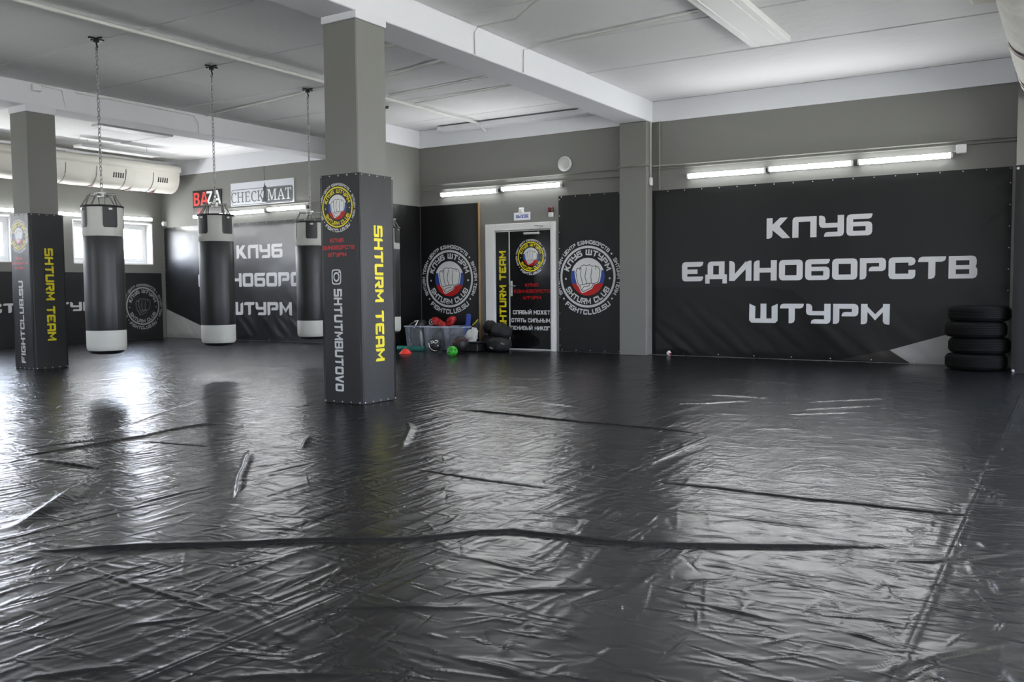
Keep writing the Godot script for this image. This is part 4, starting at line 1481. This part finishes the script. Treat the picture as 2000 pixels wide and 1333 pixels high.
func make_services() -> void:
	fabric_duct(-16.05, -12.25, -3.0, 3.39, 1.0, [-11.95, -10.95, -9.3], [[-11.75, .05], [-11.2, .05], [-10.4, .05]], 1.0, "white fabric air duct under the ceiling along the window wall")
	fabric_duct(-.30, -11.7, -5.0, 3.40, 1.0, [], [[-9.45, .10], [-11.15, .10]], -1.0, "white fabric air duct with red nozzles at the upper right corner")
	tube_thing("ceiling_pipe", [Vector3(-8.26, 3.685, ZF), Vector3(-8.25, 3.685, -12.1), Vector3(-8.25, 3.67, -12.22), Vector3(-8.25, 3.58, -12.40)], .021, M.cable, "white pipe running along the middle ceiling bay past the bag chains", "pipe")
	# boxes on the ceiling
	var t := thing("ceiling_panel", "wide flat white panel fixed to the ceiling of the right bay", "ceiling panel", Vector3(-2.89, 3.66, -10.0))
	var st := mb()
	add_box(st, Vector3(-.215, 0, 0), Vector3(.215, .062, 3.0), .006)
	obj("tray", st, M.white, t)
	for s in [-.13, .13]:
		st = mb()
		add_box(st, Vector3(s - .008, -.008, .02), Vector3(s + .008, .002, 2.98), .002)
		obj("rib", st, M.white, t)
	for k in [[-14.95, -11.1, -9.5, 3.56, "unlit flat white ceiling lamp nearest the fabric duct"], [-13.25, -10.1, -8.75, 3.64, "unlit flat white ceiling lamp close under the far beam"]]:
		t = thing("ceiling_lamp", k[4], "lamp", Vector3(k[0], k[3], k[1]), 0.0, "unlit ceiling lamps")
		var L: float = k[2] - k[1]
		st = mb()
		add_box(st, Vector3(-.13, 0, 0), Vector3(.13, .045, L), .008)
		obj("lamp_body", st, mat(Color(.74, .74, .74), .5), t)
		for s in [.2, L - .2]:
			st = mb()
			add_tube(st, [Vector3(0, .04, s), Vector3(0, CEIL - k[3], s)], .006, 6)
			obj("hanger", st, M.cable, t)
		st = mb()
		add_tube(st, [Vector3(0, .04, L - .1), Vector3(.06, .14, L + .02), Vector3(.25, CEIL - k[3] - .01, L + .1)], .008, 6)
		obj("lead", st, M.cable, t)
	t = thing("service_box", "long white boxing at the top of the door wall", "boxing", Vector3(-9.1, 3.635, ZB + .03))
	st = mb()
	add_box(st, Vector3(0, 0, 0), Vector3(3.2, .075, .22), .006)
	obj("boxing", st, M.trimwhite, t)
	# cables
	var g := "white cables on the ceiling"
	tube_thing("cable", [Vector3(-11.45, 3.712, -9.42), Vector3(-8.7, 3.712, -9.05), Vector3(-7.3, 3.712, -8.93), Vector3(-6.3, 3.71, -8.72), Vector3(-5.785, 3.70, -8.74)], .009, M.cable, "long white cable crossing the middle ceiling bay to the near beam", "cable", g)
	tube_thing("cable", [Vector3(-5.31, 3.44, -8.77), Vector3(-5.31, 3.69, -8.78), Vector3(-5.2, 3.712, -8.82), Vector3(-3.2, 3.712, -8.60)], .009, M.cable, "white cable going up the near beam and along the right ceiling bay, farther back", "cable", g)
	tube_thing("cable", [Vector3(-6.6, 3.712, -7.9), Vector3(-5.9, 3.71, -7.85), Vector3(-5.785, 3.69, -7.82)], .009, M.cable, "short white cable reaching the near beam beside the large column", "cable", g)
	tube_thing("cable", [Vector3(-5.31, 3.44, -7.81), Vector3(-5.31, 3.66, -7.81), Vector3(-5.24, 3.69, -7.75), Vector3(-4.7, 3.65, -7.62), Vector3(-4.3, 3.66, -7.3), Vector3(-3.8, 3.71, -7.15), Vector3(-3.2, 3.712, -7.1)], .009, M.cable, "sagging white cable from the near beam into the right ceiling bay", "cable", g)
	tube_thing("cable", [Vector3(-8.2, 3.713, -9.9), Vector3(-6.3, 3.713, -9.72)], .008, M.cable, "short white cable on the ceiling between pipe and near beam, front one", "cable", g)
	tube_thing("cable", [Vector3(-8.2, 3.713, -10.48), Vector3(-6.25, 3.713, -10.28)], .008, M.cable, "short white cable on the ceiling between pipe and near beam, rear one", "cable", g)
	tube_thing("cable", [Vector3(-11.475, 3.70, -6.83), Vector3(-11.475, 3.69, -7.1), Vector3(-11.475, 3.45, -7.15)], .008, M.cable, "white cable running down the far beam beside the left column", "cable", g)
	tube_thing("cable", [Vector3(-11.475, 3.695, -7.3), Vector3(-11.475, 3.69, -9.2), Vector3(-11.475, 3.6, -9.3), Vector3(-11.475, 3.44, -9.3)], .009, M.cable, "white cable along the top edge of the far beam behind the bags", "cable", g)
	t = thing("junction_box", "small white junction box on the far beam over the left column", "junction box", Vector3(-11.475, 3.66, -6.75))
	st = mb()
	add_box(st, Vector3(-.025, -.045, -.06), Vector3(.03, .045, .06), .008)
	obj("housing", st, M.whiteplastic, t)
	st = mb()
	add_box(st, Vector3(.028, -.035, -.05), Vector3(.036, .035, .05), .003)
	obj("lid", st, M.whiteplastic, t)
	# conduits painted like the wall
	g = "conduits on the back wall"
	tube_thing("conduit", [Vector3(-9.6, 2.79, ZB + .02), Vector3(-5.79, 2.79, ZB + .02), Vector3(-5.785, 2.79, -12.235), Vector3(-5.325, 2.79, -12.235), Vector3(-5.32, 2.79, ZB + .03), Vector3(-.62, 2.785, ZB + .02)], .014, M.greypaint, "long grey conduit over the tube lights of the back wall, round the pilaster", "conduit", g)
	tube_thing("conduit", [Vector3(-5.32, 2.745, ZB + .02), Vector3(-.62, 2.74, ZB + .02)], .011, M.greypaint, "thin grey conduit just over the three tube lights", "conduit", g)
	tube_thing("conduit", [Vector3(-9.62, 2.70, ZB + .02), Vector3(-5.80, 2.68, ZB + .02)], .010, M.greypaint, "thin grey conduit behind the two tube lights over the door", "conduit", g)
	tube_thing("conduit", [Vector3(-5.22, 2.45, ZB + .02), Vector3(-5.22, BEAM, ZB + .02)], .018, M.greypaint, "grey vertical pipe right beside the wall pilaster", "conduit", g)
	tube_thing("conduit", [Vector3(-14.65, 2.66, ZB + .02), Vector3(-12.0, 2.66, ZB + .02)], .010, M.greypaint, "thin grey conduit over the left group of tube lights", "conduit", g)
	tube_thing("cable", [Vector3(-5.318, 3.42, -12.36), Vector3(-5.318, 2.6, -12.36)], .006, M.cable, "thin white lead hanging down the side of the wall pilaster", "cable")
	t = thing("wall_switch", "small white pull switch on the side of the wall pilaster", "switch", Vector3(-5.325, 2.50, -12.36))
	st = mb()
	add_box(st, Vector3(-.008, 0, -.03), Vector3(.03, .12, .03), .008)
	obj("housing", st, M.whiteplastic, t)
	st = mb()
	add_box(st, Vector3(.028, .03, -.015), Vector3(.036, .09, .015), .003)
	obj("button", st, M.white, t)
	t = thing("round_lamp", "round white unlit wall lamp over the emblem banner", "lamp", Vector3(-6.80, 2.945, ZB))
	st = mb()
	var face := Transform3D(Basis(Vector3.RIGHT, PI * .5), Vector3.ZERO)
	add_lathe(st, [Vector2(0, 0), Vector2(.115, 0), Vector2(.118, .03), Vector2(.105, .045), Vector2(.1, .045)], 28, face)
	obj("rim", st, M.whiteplastic, t)
	st = mb()
	add_lathe(st, [Vector2(.102, .04), Vector2(.09, .06), Vector2(.05, .078), Vector2(0, .083)], 28, face)
	obj("dome", st, mat(Color(.78, .78, .77), .4), t)
	t = thing("camera_sensor", "small white sensor in the corner beside the left window", "sensor", Vector3(XL + .12, 2.44, ZB))
	st = mb()
	add_box(st, Vector3(-.03, -.05, 0), Vector3(.03, .05, .02), .005)
	obj("bracket", st, M.whiteplastic, t)
	st = mb()
	add_blob(st, Vector3(0, 0, .06), Vector3(.04, .055, .045))
	obj("housing", st, M.whiteplastic, t)
	t = thing("junction_box", "small white junction box at the end of the three tube lights", "junction box", Vector3(-1.23, 2.68, ZB))
	st = mb()
	add_box(st, Vector3(-.06, -.05, 0), Vector3(.06, .06, .05), .008)
	obj("housing", st, M.whiteplastic, t)
	st = mb()
	add_tube(st, [Vector3(-.05, 0, .04), Vector3(-.075, -.03, .045), Vector3(-.085, -.06, .05)], .006, 6)
	obj("lead", st, M.cable, t)

func make_lamps() -> void:
	var g := "lit tube lights on the walls"
	var o := Vector3(0, 0, 1)
	var z := ZB
	for k in [[-4.774, -3.639, 2.603, "left lamp of the row of three over the lettered banner by the tyres"], [-3.604, -2.496, 2.611, "middle lamp of the row of three over the lettered banner by the tyres"], [-2.439, -1.321, 2.615, "right lamp of the row of three over the lettered banner by the tyres"], [-9.179, -8.025, 2.603, "left one of the two tube lights over the door"], [-7.955, -6.831, 2.622, "right one of the two tube lights over the door"], [-15.55, -14.51, 2.54, "tube light under the small black sign, partly behind a bag"], [-14.47, -13.42, 2.556, "tube light under the left half of the long white sign"], [-13.37, -12.31, 2.575, "tube light under the right half of the long white sign"]]:
		tube_light(Vector3(k[0], k[2], z), Vector3(k[1], k[2], z), o, k[3], g)
	for k in [[-12.17, -11.04, "tube light over the corner window beside a heavy bag"], [-11.0, -9.87, "tube light on the window wall between the left column and a heavy bag"], [-9.83, -8.70, "tube light on the window wall at the left edge of the picture"]]:
		tube_light(Vector3(XL, 2.515, k[0]), Vector3(XL, 2.515, k[1]), Vector3(1, 0, 0), k[2], g)
	for i in 6:
		var z0 := -8.66 + i * 1.17
		tube_light(Vector3(XL, 2.515, z0), Vector3(XL, 2.515, z0 + 1.13), Vector3(1, 0, 0), "tube light of the window wall outside the picture, number %s from the corner" % ["four", "five", "six", "seven", "eight", "nine"][i], g)
		var x0 := -12.6 + i * 2.4
		tube_light(Vector3(x0, 2.95, ZF), Vector3(x0 + 1.13, 2.95, ZF), Vector3(0, 0, -1), "tube light on the wall behind the camera, number %s from the left" % ["one", "two", "three", "four", "five", "six"][i], g)

# ------------------------------------------------------------------ gear on the floor
func tyre(x: float, y: float, z: float, turn: float, label: String) -> void:
	var t := thing("tyre", label, "tyre", Vector3(x, y, z), turn, "stack of tyres")
	var st := mb()
	var R := .335
	var h := .188
	var p := [Vector2(.20, .02), Vector2(.215, .004), Vector2(.26, .0), Vector2(.31, .014), Vector2(R - .006, .04)]
	for i in 4:
		var y0 := .045 + i * .0255
		p.append(Vector2(R, y0)); p.append(Vector2(R, y0 + .018)); p.append(Vector2(R - .009, y0 + .02)); p.append(Vector2(R - .009, y0 + .0245))
	p.append(Vector2(R - .006, h - .04)); p.append(Vector2(.31, h - .014)); p.append(Vector2(.26, h)); p.append(Vector2(.215, h - .004)); p.append(Vector2(.20, h - .02))
	p.append(Vector2(.22, h - .05)); p.append(Vector2(.29, h * .5)); p.append(Vector2(.22, .05)); p.append(Vector2(.20, .02))
	add_lathe(st, p, 48, Transform3D.IDENTITY, false)
	obj("tread_and_sidewall", st, M.rubber, t)

func glove(at: Vector3, turn: Vector3, m: Material, label: String) -> void:
	var t := thing("boxing_glove", label, "boxing glove", at)
	t.rotation = turn
	var st := mb()
	add_blob(st, Vector3(0, .0, -.05), Vector3(.062, .06, .09), .15)
	add_blob(st, Vector3(.0, -.03, -.02), Vector3(.055, .05, .08), .1)
	obj("fist_padding", st, m, t)
	st = mb()
	add_blob(st, Vector3(.062, .0, -.02), Vector3(.025, .028, .062), .1, 6.0, Vector3(0, -.3, 0))
	obj("thumb", st, m, t)
	st = mb()
	add_lathe(st, [Vector2(.0, -.075), Vector2(.045, -.07), Vector2(.05, -.02), Vector2(.046, .03), Vector2(.03, .032), Vector2(0, .02)], 16, Transform3D(Basis(Vector3.RIGHT, -PI * .5), Vector3(0, -.01, .09)))
	obj("cuff", st, m, t)

func crate(x: float, z: float, label: String) -> void:
	var t := thing("plastic_crate", label, "crate", Vector3(x, .006, z), 0.0, "clear plastic crates by the wall")
	var w := .185
	var dpt := .22
	var h := .385
	var m: StandardMaterial3D = M.clear
	var k := .86
	var st := mb()
	add_box(st, Vector3(-w * k, 0, -dpt * k), Vector3(w * k, .008, dpt * k), .003)
	obj("bottom", st, m, t)
	for sd in 4:
		var hw := w if sd % 2 == 0 else dpt
		var dd := dpt if sd % 2 == 0 else w
		st = mb()
		st.set_smooth_group(-1)
		var rot := Basis(Vector3.UP, PI * .5 * sd)
		# tapered wall with three pressed ribs
		var xs := [-1.0, -.62, -.55, -.1, .1, .55, .62, 1.0]
		var inn := [0.0, 0.0, .012, .012, .012, .012, 0.0, 0.0]
		for i in xs.size() - 1:
			var q := []
			for c in [[xs[i], 0.0, inn[i]], [xs[i + 1], 0.0, inn[i + 1]], [xs[i + 1], 1.0, inn[i + 1]], [xs[i], 1.0, inn[i]]]:
				var kk: float = lerpf(k, 1.0, c[1])
				q.append(rot * Vector3(c[0] * hw * kk, .004 + c[1] * h, dd * kk - c[2]))
			quad(st, q[0], q[1], q[2], q[3])
		obj("side", st, m, t)
	st = mb()
	for r in [[-w - .012, w + .012, dpt, dpt + .014], [-w - .012, w + .012, -dpt - .014, -dpt], [-w - .012, -w, -dpt, dpt], [w, w + .012, -dpt, dpt]]:
		add_box(st, Vector3(r[0], h - .012, r[2]), Vector3(r[1], h + .008, r[3]), .003)
	obj("rim", st, M.cleartrim, t)

func soft(called: String, label: String, cat: String, m: Material, blobs: Array, group := "") -> Node3D:
	var first: Vector3 = blobs[0][0]
	var t := thing(called, label, cat, Vector3(first.x, 0, first.z), 0.0, group)
	var st := mb()
	for b in blobs:
		add_blob(st, b[0] - Vector3(first.x, 0, first.z), b[1], b[2], b[3] if b.size() > 3 else 6.0, b[4] if b.size() > 4 else Vector3.ZERO, 28, .008)
	obj("body", st, m, t)
	return t

func make_gear() -> void:
	M.clear = mat(Color(.80, .84, .90, .15), .25)
	M.clear.transparency = BaseMaterial3D.TRANSPARENCY_ALPHA
	M.cleartrim = mat(Color(.75, .79, .86, .45), .3)
	M.cleartrim.transparency = BaseMaterial3D.TRANSPARENCY_ALPHA
	var black := mat(Color(.10, .10, .105), .55)
	var blacknylon := mat(Color(.12, .12, .125), .7)
	var red := mat(Color(.66, .07, .09), .4)
	var blue := mat(Color(.16, .27, .62), .6)
	crate(-9.30, -11.98, "clear plastic crate with dark gear, leftmost of three")
	crate(-8.90, -11.98, "clear plastic crate holding the red gloves, middle of three")
	crate(-8.50, -11.98, "milky plastic crate with a blue pad sticking out, rightmost of three")
	# in and on the crates
	var t := soft("gear_bag", "black gear bag with a white stripe in the leftmost crate", "bag", black, [[Vector3(-9.36, .25, -11.98), Vector3(.11, .21, .16), .15], [Vector3(-9.30, .40, -11.98), Vector3(.09, .09, .12), .2]])
	var st := mb()
	add_tube(st, [Vector3(.00, .47, .11), Vector3(.075, .485, .115), Vector3(.06, .43, .14), Vector3(.03, .36, .165)], .010, 6)
	obj("white_stripe", st, M.white, t)
	st = mb()
	add_tube(st, [Vector3(-.12, .37, .16), Vector3(-.05, .43, .15), Vector3(-.01, .46, .1)], .006, 6)
	obj("strap", st, M.greypaint, t)
	soft("focus_pad", "pale cloth wrap standing inside the leftmost crate", "wrap", mat(Color(.70, .69, .64), .8), [[Vector3(-9.21, .17, -11.86), Vector3(.022, .15, .03), .1, 6.0, Vector3(0, 0, .12)]])
	t = soft("round_pad", "round black strike pad with a white ring, on the crates", "strike pad", black, [[Vector3(-9.10, .455, -12.04), Vector3(.085, .085, .05), .05]])
	st = mb()
	var ring := []
	for i in 20:
		ring.append(Vector3(cos(TAU * i / 20.0) * .05, .455 + sin(TAU * i / 20.0) * .042, .047))
	add_tube(st, ring, .008, 6, true)
	add_blob(st, Vector3(.005, .455, .05), Vector3(.015, .02, .008))
	obj("white_ring", st, M.white, t)
	glove(Vector3(-8.96, .47, -11.97), Vector3(.2, 1.2, .1), red, "red boxing glove lying on the middle crate, left one")
	glove(Vector3(-8.70, .47, -11.93), Vector3(.5, -.9, .3), red, "red boxing glove tilted over the edge of the middle crate")
	soft("gear_bundle", "dark sports gear filling the middle crate", "gear", blacknylon, [[Vector3(-8.94, .17, -12.0), Vector3(.12, .16, .16), .2], [Vector3(-8.90, .33, -12.05), Vector3(.1, .06, .12), .2]])
	soft("gear_bundle", "pale grey gear in the rightmost crate", "gear", mat(Color(.42, .42, .46), .7), [[Vector3(-8.52, .17, -12.0), Vector3(.14, .16, .17), .2], [Vector3(-8.55, .28, -12.0), Vector3(.12, .09, .15), .2]])
	t = thing("shin_pad", "bright blue bent foam pad sticking up from the crate", "pad", Vector3(-8.42, .30, -11.96))
	st = mb()
	add_box(st, Vector3(-.045, -.12, -.02), Vector3(.045, .13, .02), .012, Transform3D(Basis(Vector3.BACK, -.45), Vector3(.02, 0, 0)))
	obj("lower_part", st, blue, t)
	st = mb()
	add_box(st, Vector3(-.04, 0, -.02), Vector3(.04, .2, .02), .012, Transform3D(Basis(Vector3.BACK, -.1), Vector3(.085, .10, 0)))
	obj("upper_part", st, blue, t)
	t = thing("training_mitt", "black mitt with yellow trim beside the blue pad", "mitt", Vector3(-8.24, .40, -12.04))
	st = mb()
	add_blob(st, Vector3(0, 0, 0), Vector3(.065, .10, .05), .15, 6.0, Vector3(0, 0, -.4))
	obj("mitt_body", st, black, t)
	st = mb()
	add_tube(st, [Vector3(-.02, .02, .055), Vector3(.03, .06, .05), Vector3(.065, .11, .03)], .010, 6)
	obj("yellow_trim", st, mat(Color(.72, .72, .12), .5), t)
	t = thing("storage_box", "low black storage box under the crumpled white bag", "box", Vector3(-8.18, .006, -11.93))
	st = mb()
	add_box(st, Vector3(-.13, 0, -.17), Vector3(.16, .13, .17), .012)
	obj("box_body", st, black, t)
	st = mb()
	add_box(st, Vector3(-.14, .131, -.18), Vector3(.17, .155, .18), .008)
	obj("lid", st, black, t)
	soft("plastic_bag", "crumpled white plastic bag on the black box", "plastic bag", mat(Color(.80, .80, .78), .4), [[Vector3(-8.20, .245, -11.86), Vector3(.105, .10, .09), .5, 9.0], [Vector3(-8.15, .31, -11.86), Vector3(.06, .07, .06), .6, 9.0]])
	# heap of black sports bags left of the door
	t = soft("sports_bag", "black sports bag lying on the floor before the door jamb", "bag", blacknylon, [[Vector3(-7.78, .11, -12.0), Vector3(.21, .115, .16), .25], [Vector3(-7.70, .12, -12.0), Vector3(.15, .1, .14), .25]], "black bags left of the door")
	st = mb()
	for s in [-.06, .08]:
		add_tube(st, [Vector3(s - .1, .15, .15), Vector3(s - .03, .20, .17), Vector3(s + .05, .17, .18), Vector3(s + .1, .09, .175)], .009, 6)
	obj("handle", st, black, t)
	for q in [Vector3(-.02, .07, .175), Vector3(.17, .14, .14)]:
		st = mb()
		add_box(st, Vector3(-.035, -.012, -.006), Vector3(.035, .012, .006), .004, Transform3D(Basis(Vector3.BACK, -.3), q))
		obj("pale_patch", st, M.steel, t)
	soft("sports_bag", "rounded black bag on top of the heap, at the door jamb", "bag", blacknylon, [[Vector3(-7.84, .335, -12.14), Vector3(.15, .12, .13), .25], [Vector3(-7.72, .31, -12.13), Vector3(.1, .1, .12), .25]], "black bags left of the door")
	soft("sports_bag", "black bag on top of the heap, beside the wooden batten", "bag", black, [[Vector3(-8.12, .375, -12.28), Vector3(.12, .11, .11), .25]], "black bags left of the door")
	soft("sports_bag", "black slumped bag at the bottom of the heap, next to the storage box", "bag", black, [[Vector3(-8.12, .13, -12.27), Vector3(.16, .12, .12), .25]], "black bags left of the door")
	# balls
	t = thing("medicine_ball", "black ball with white print in front of the crates", "ball", Vector3(-8.56, .008, -11.36))
	st = mb()
	add_blob(st, Vector3(0, .115, 0), Vector3(.115, .115, .115), 0.0, 1.0, Vector3.ZERO, 32)
	obj("ball", st, black, t)
	var d := Vector3(8.56, 0, 11.36).normalized()
	var rt := Vector3(d.z, 0, -d.x)
	var on := func(u: float, v: float) -> Vector3: return Vector3(0, .115, 0) + (d * sqrt(maxf(0.0, 1.0 - u * u - v * v)) + rt * u + Vector3.UP * v) * .117
	for stroke in [[-.55, .5, -.3, .62, -.1, .5, -.28, .35, -.5, .3], [.02, .62, .3, .66, .45, .5], [-.8, .3, -.72, -.2, -.4, -.58, .0, -.75, .35, -.7], [.35, .05, .45, -.1], [-.15, .42, .1, .3, .35, .42]]:
		var pts := []
		for i in range(0, stroke.size(), 2):
			pts.append(on.call(stroke[i], stroke[i + 1]))
		st = mb()
		add_tube(st, pts, .008, 5)
		obj("white_print", st, M.white, t)
	t = thing("medicine_ball", "dark ball with a thin red line behind the green ball", "ball", Vector3(-8.22, .008, -11.58))
	st = mb()
	add_blob(st, Vector3(0, .13, 0), Vector3(.13, .13, .13), 0.0, 1.0, Vector3.ZERO, 32)
	obj("ball", st, mat(Color(.15, .14, .145), .5), t)
	st = mb()
	ring = []
	for i in 32:
		ring.append(Vector3(cos(TAU * i / 32.0) * .123, .175 + .03 * cos(TAU * i / 32.0), sin(TAU * i / 32.0) * .123))
	add_tube(st, ring, .006, 5, true)
	obj("red_line", st, mat(Color(.55, .13, .12), .5), t)
	t = thing("ball", "small bright green ball on the mat", "ball", Vector3(-7.80, .006, -10.78))
	st = mb()
	add_blob(st, Vector3(0, .08, 0), Vector3(.08, .08, .08), 0.0, 1.0, Vector3.ZERO, 32)
	obj("ball_skin", st, mat(Color(.20, .66, .16), .4), t)
	var dk := mat(Color(.10, .42, .10), .5)
	for q in [[-.1, .35], [.2, -.5], [-.6, -.1], [.55, .3]]:
		st = mb()
		var dg := Vector3(7.8, 0, 10.78).normalized()
		var rg := Vector3(dg.z, 0, -dg.x)
		var pp: Vector3 = Vector3(0, .08, 0) + (dg * sqrt(1.0 - q[0] * q[0] - q[1] * q[1]) + rg * q[0] + Vector3.UP * q[1]) * .0775
		add_blob(st, pp, Vector3(.014, .014, .014))
		obj("dark_spot", st, dk, t)
	t = thing("marker_cone", "flat orange-red marker cone on the mat beside the column", "cone", Vector3(-8.83, .006, -10.96))
	st = mb()
	add_lathe(st, [Vector2(.098, 0), Vector2(.1, .004), Vector2(.085, .022), Vector2(.055, .058), Vector2(.03, .072), Vector2(.026, .07), Vector2(.05, .052), Vector2(.08, .018), Vector2(.094, 0)], 32)
	obj("cone_shell", st, mat(Color(.93, .20, .12), .45), t)
	t = thing("foam_roller", "thin teal foam roller in front of the crates", "roller", Vector3(-9.13, .045, -11.50))
	st = mb()
	var pr := []
	for i in 14:
		var yy := -.26 + i * .04
		pr.append(Vector2(.030, yy)); pr.append(Vector2(.038, yy + .006)); pr.append(Vector2(.038, yy + .028)); pr.append(Vector2(.030, yy + .034))
	pr.push_front(Vector2(0, -.262)); pr.append(Vector2(0, .30))
	add_lathe(st, pr, 20, Transform3D(Basis(Vector3.BACK, PI * .5), Vector3.ZERO), false)
	obj("foam", st, mat(Color(.07, .42, .38), .6), t)
	# tyres
	tyre(-.985, .006, -12.02, 0.0, "bottom tyre of the stack by the banner")
	tyre(-.955, .196, -12.05, .4, "second tyre from the bottom of the stack")
	tyre(-.995, .386, -12.03, .9, "third tyre from the bottom of the stack")
	tyre(-.96, .576, -12.06, 1.4, "topmost tyre of the stack by the banner")
	t = thing("tape_scrap", "tiny crumpled white and red scrap at the foot of the lettered banner", "scrap", Vector3(-5.03, .006, -12.36))
	st = mb()
	add_blob(st, Vector3(0, .035, 0), Vector3(.03, .035, .03), .4, 9.0)
	obj("white_scrap", st, M.white, t)
	st = mb()
	add_blob(st, Vector3(.03, .03, .02), Vector3(.014, .014, .014), .3)
	obj("red_scrap", st, red, t)

func _ready() -> void:
	rng.seed = 77
	setup_view()
	make_materials()
	make_room()
	make_floor()
	make_lamps()
	make_print_things()
	make_door()
	make_bags()
	make_services()
	make_gear()
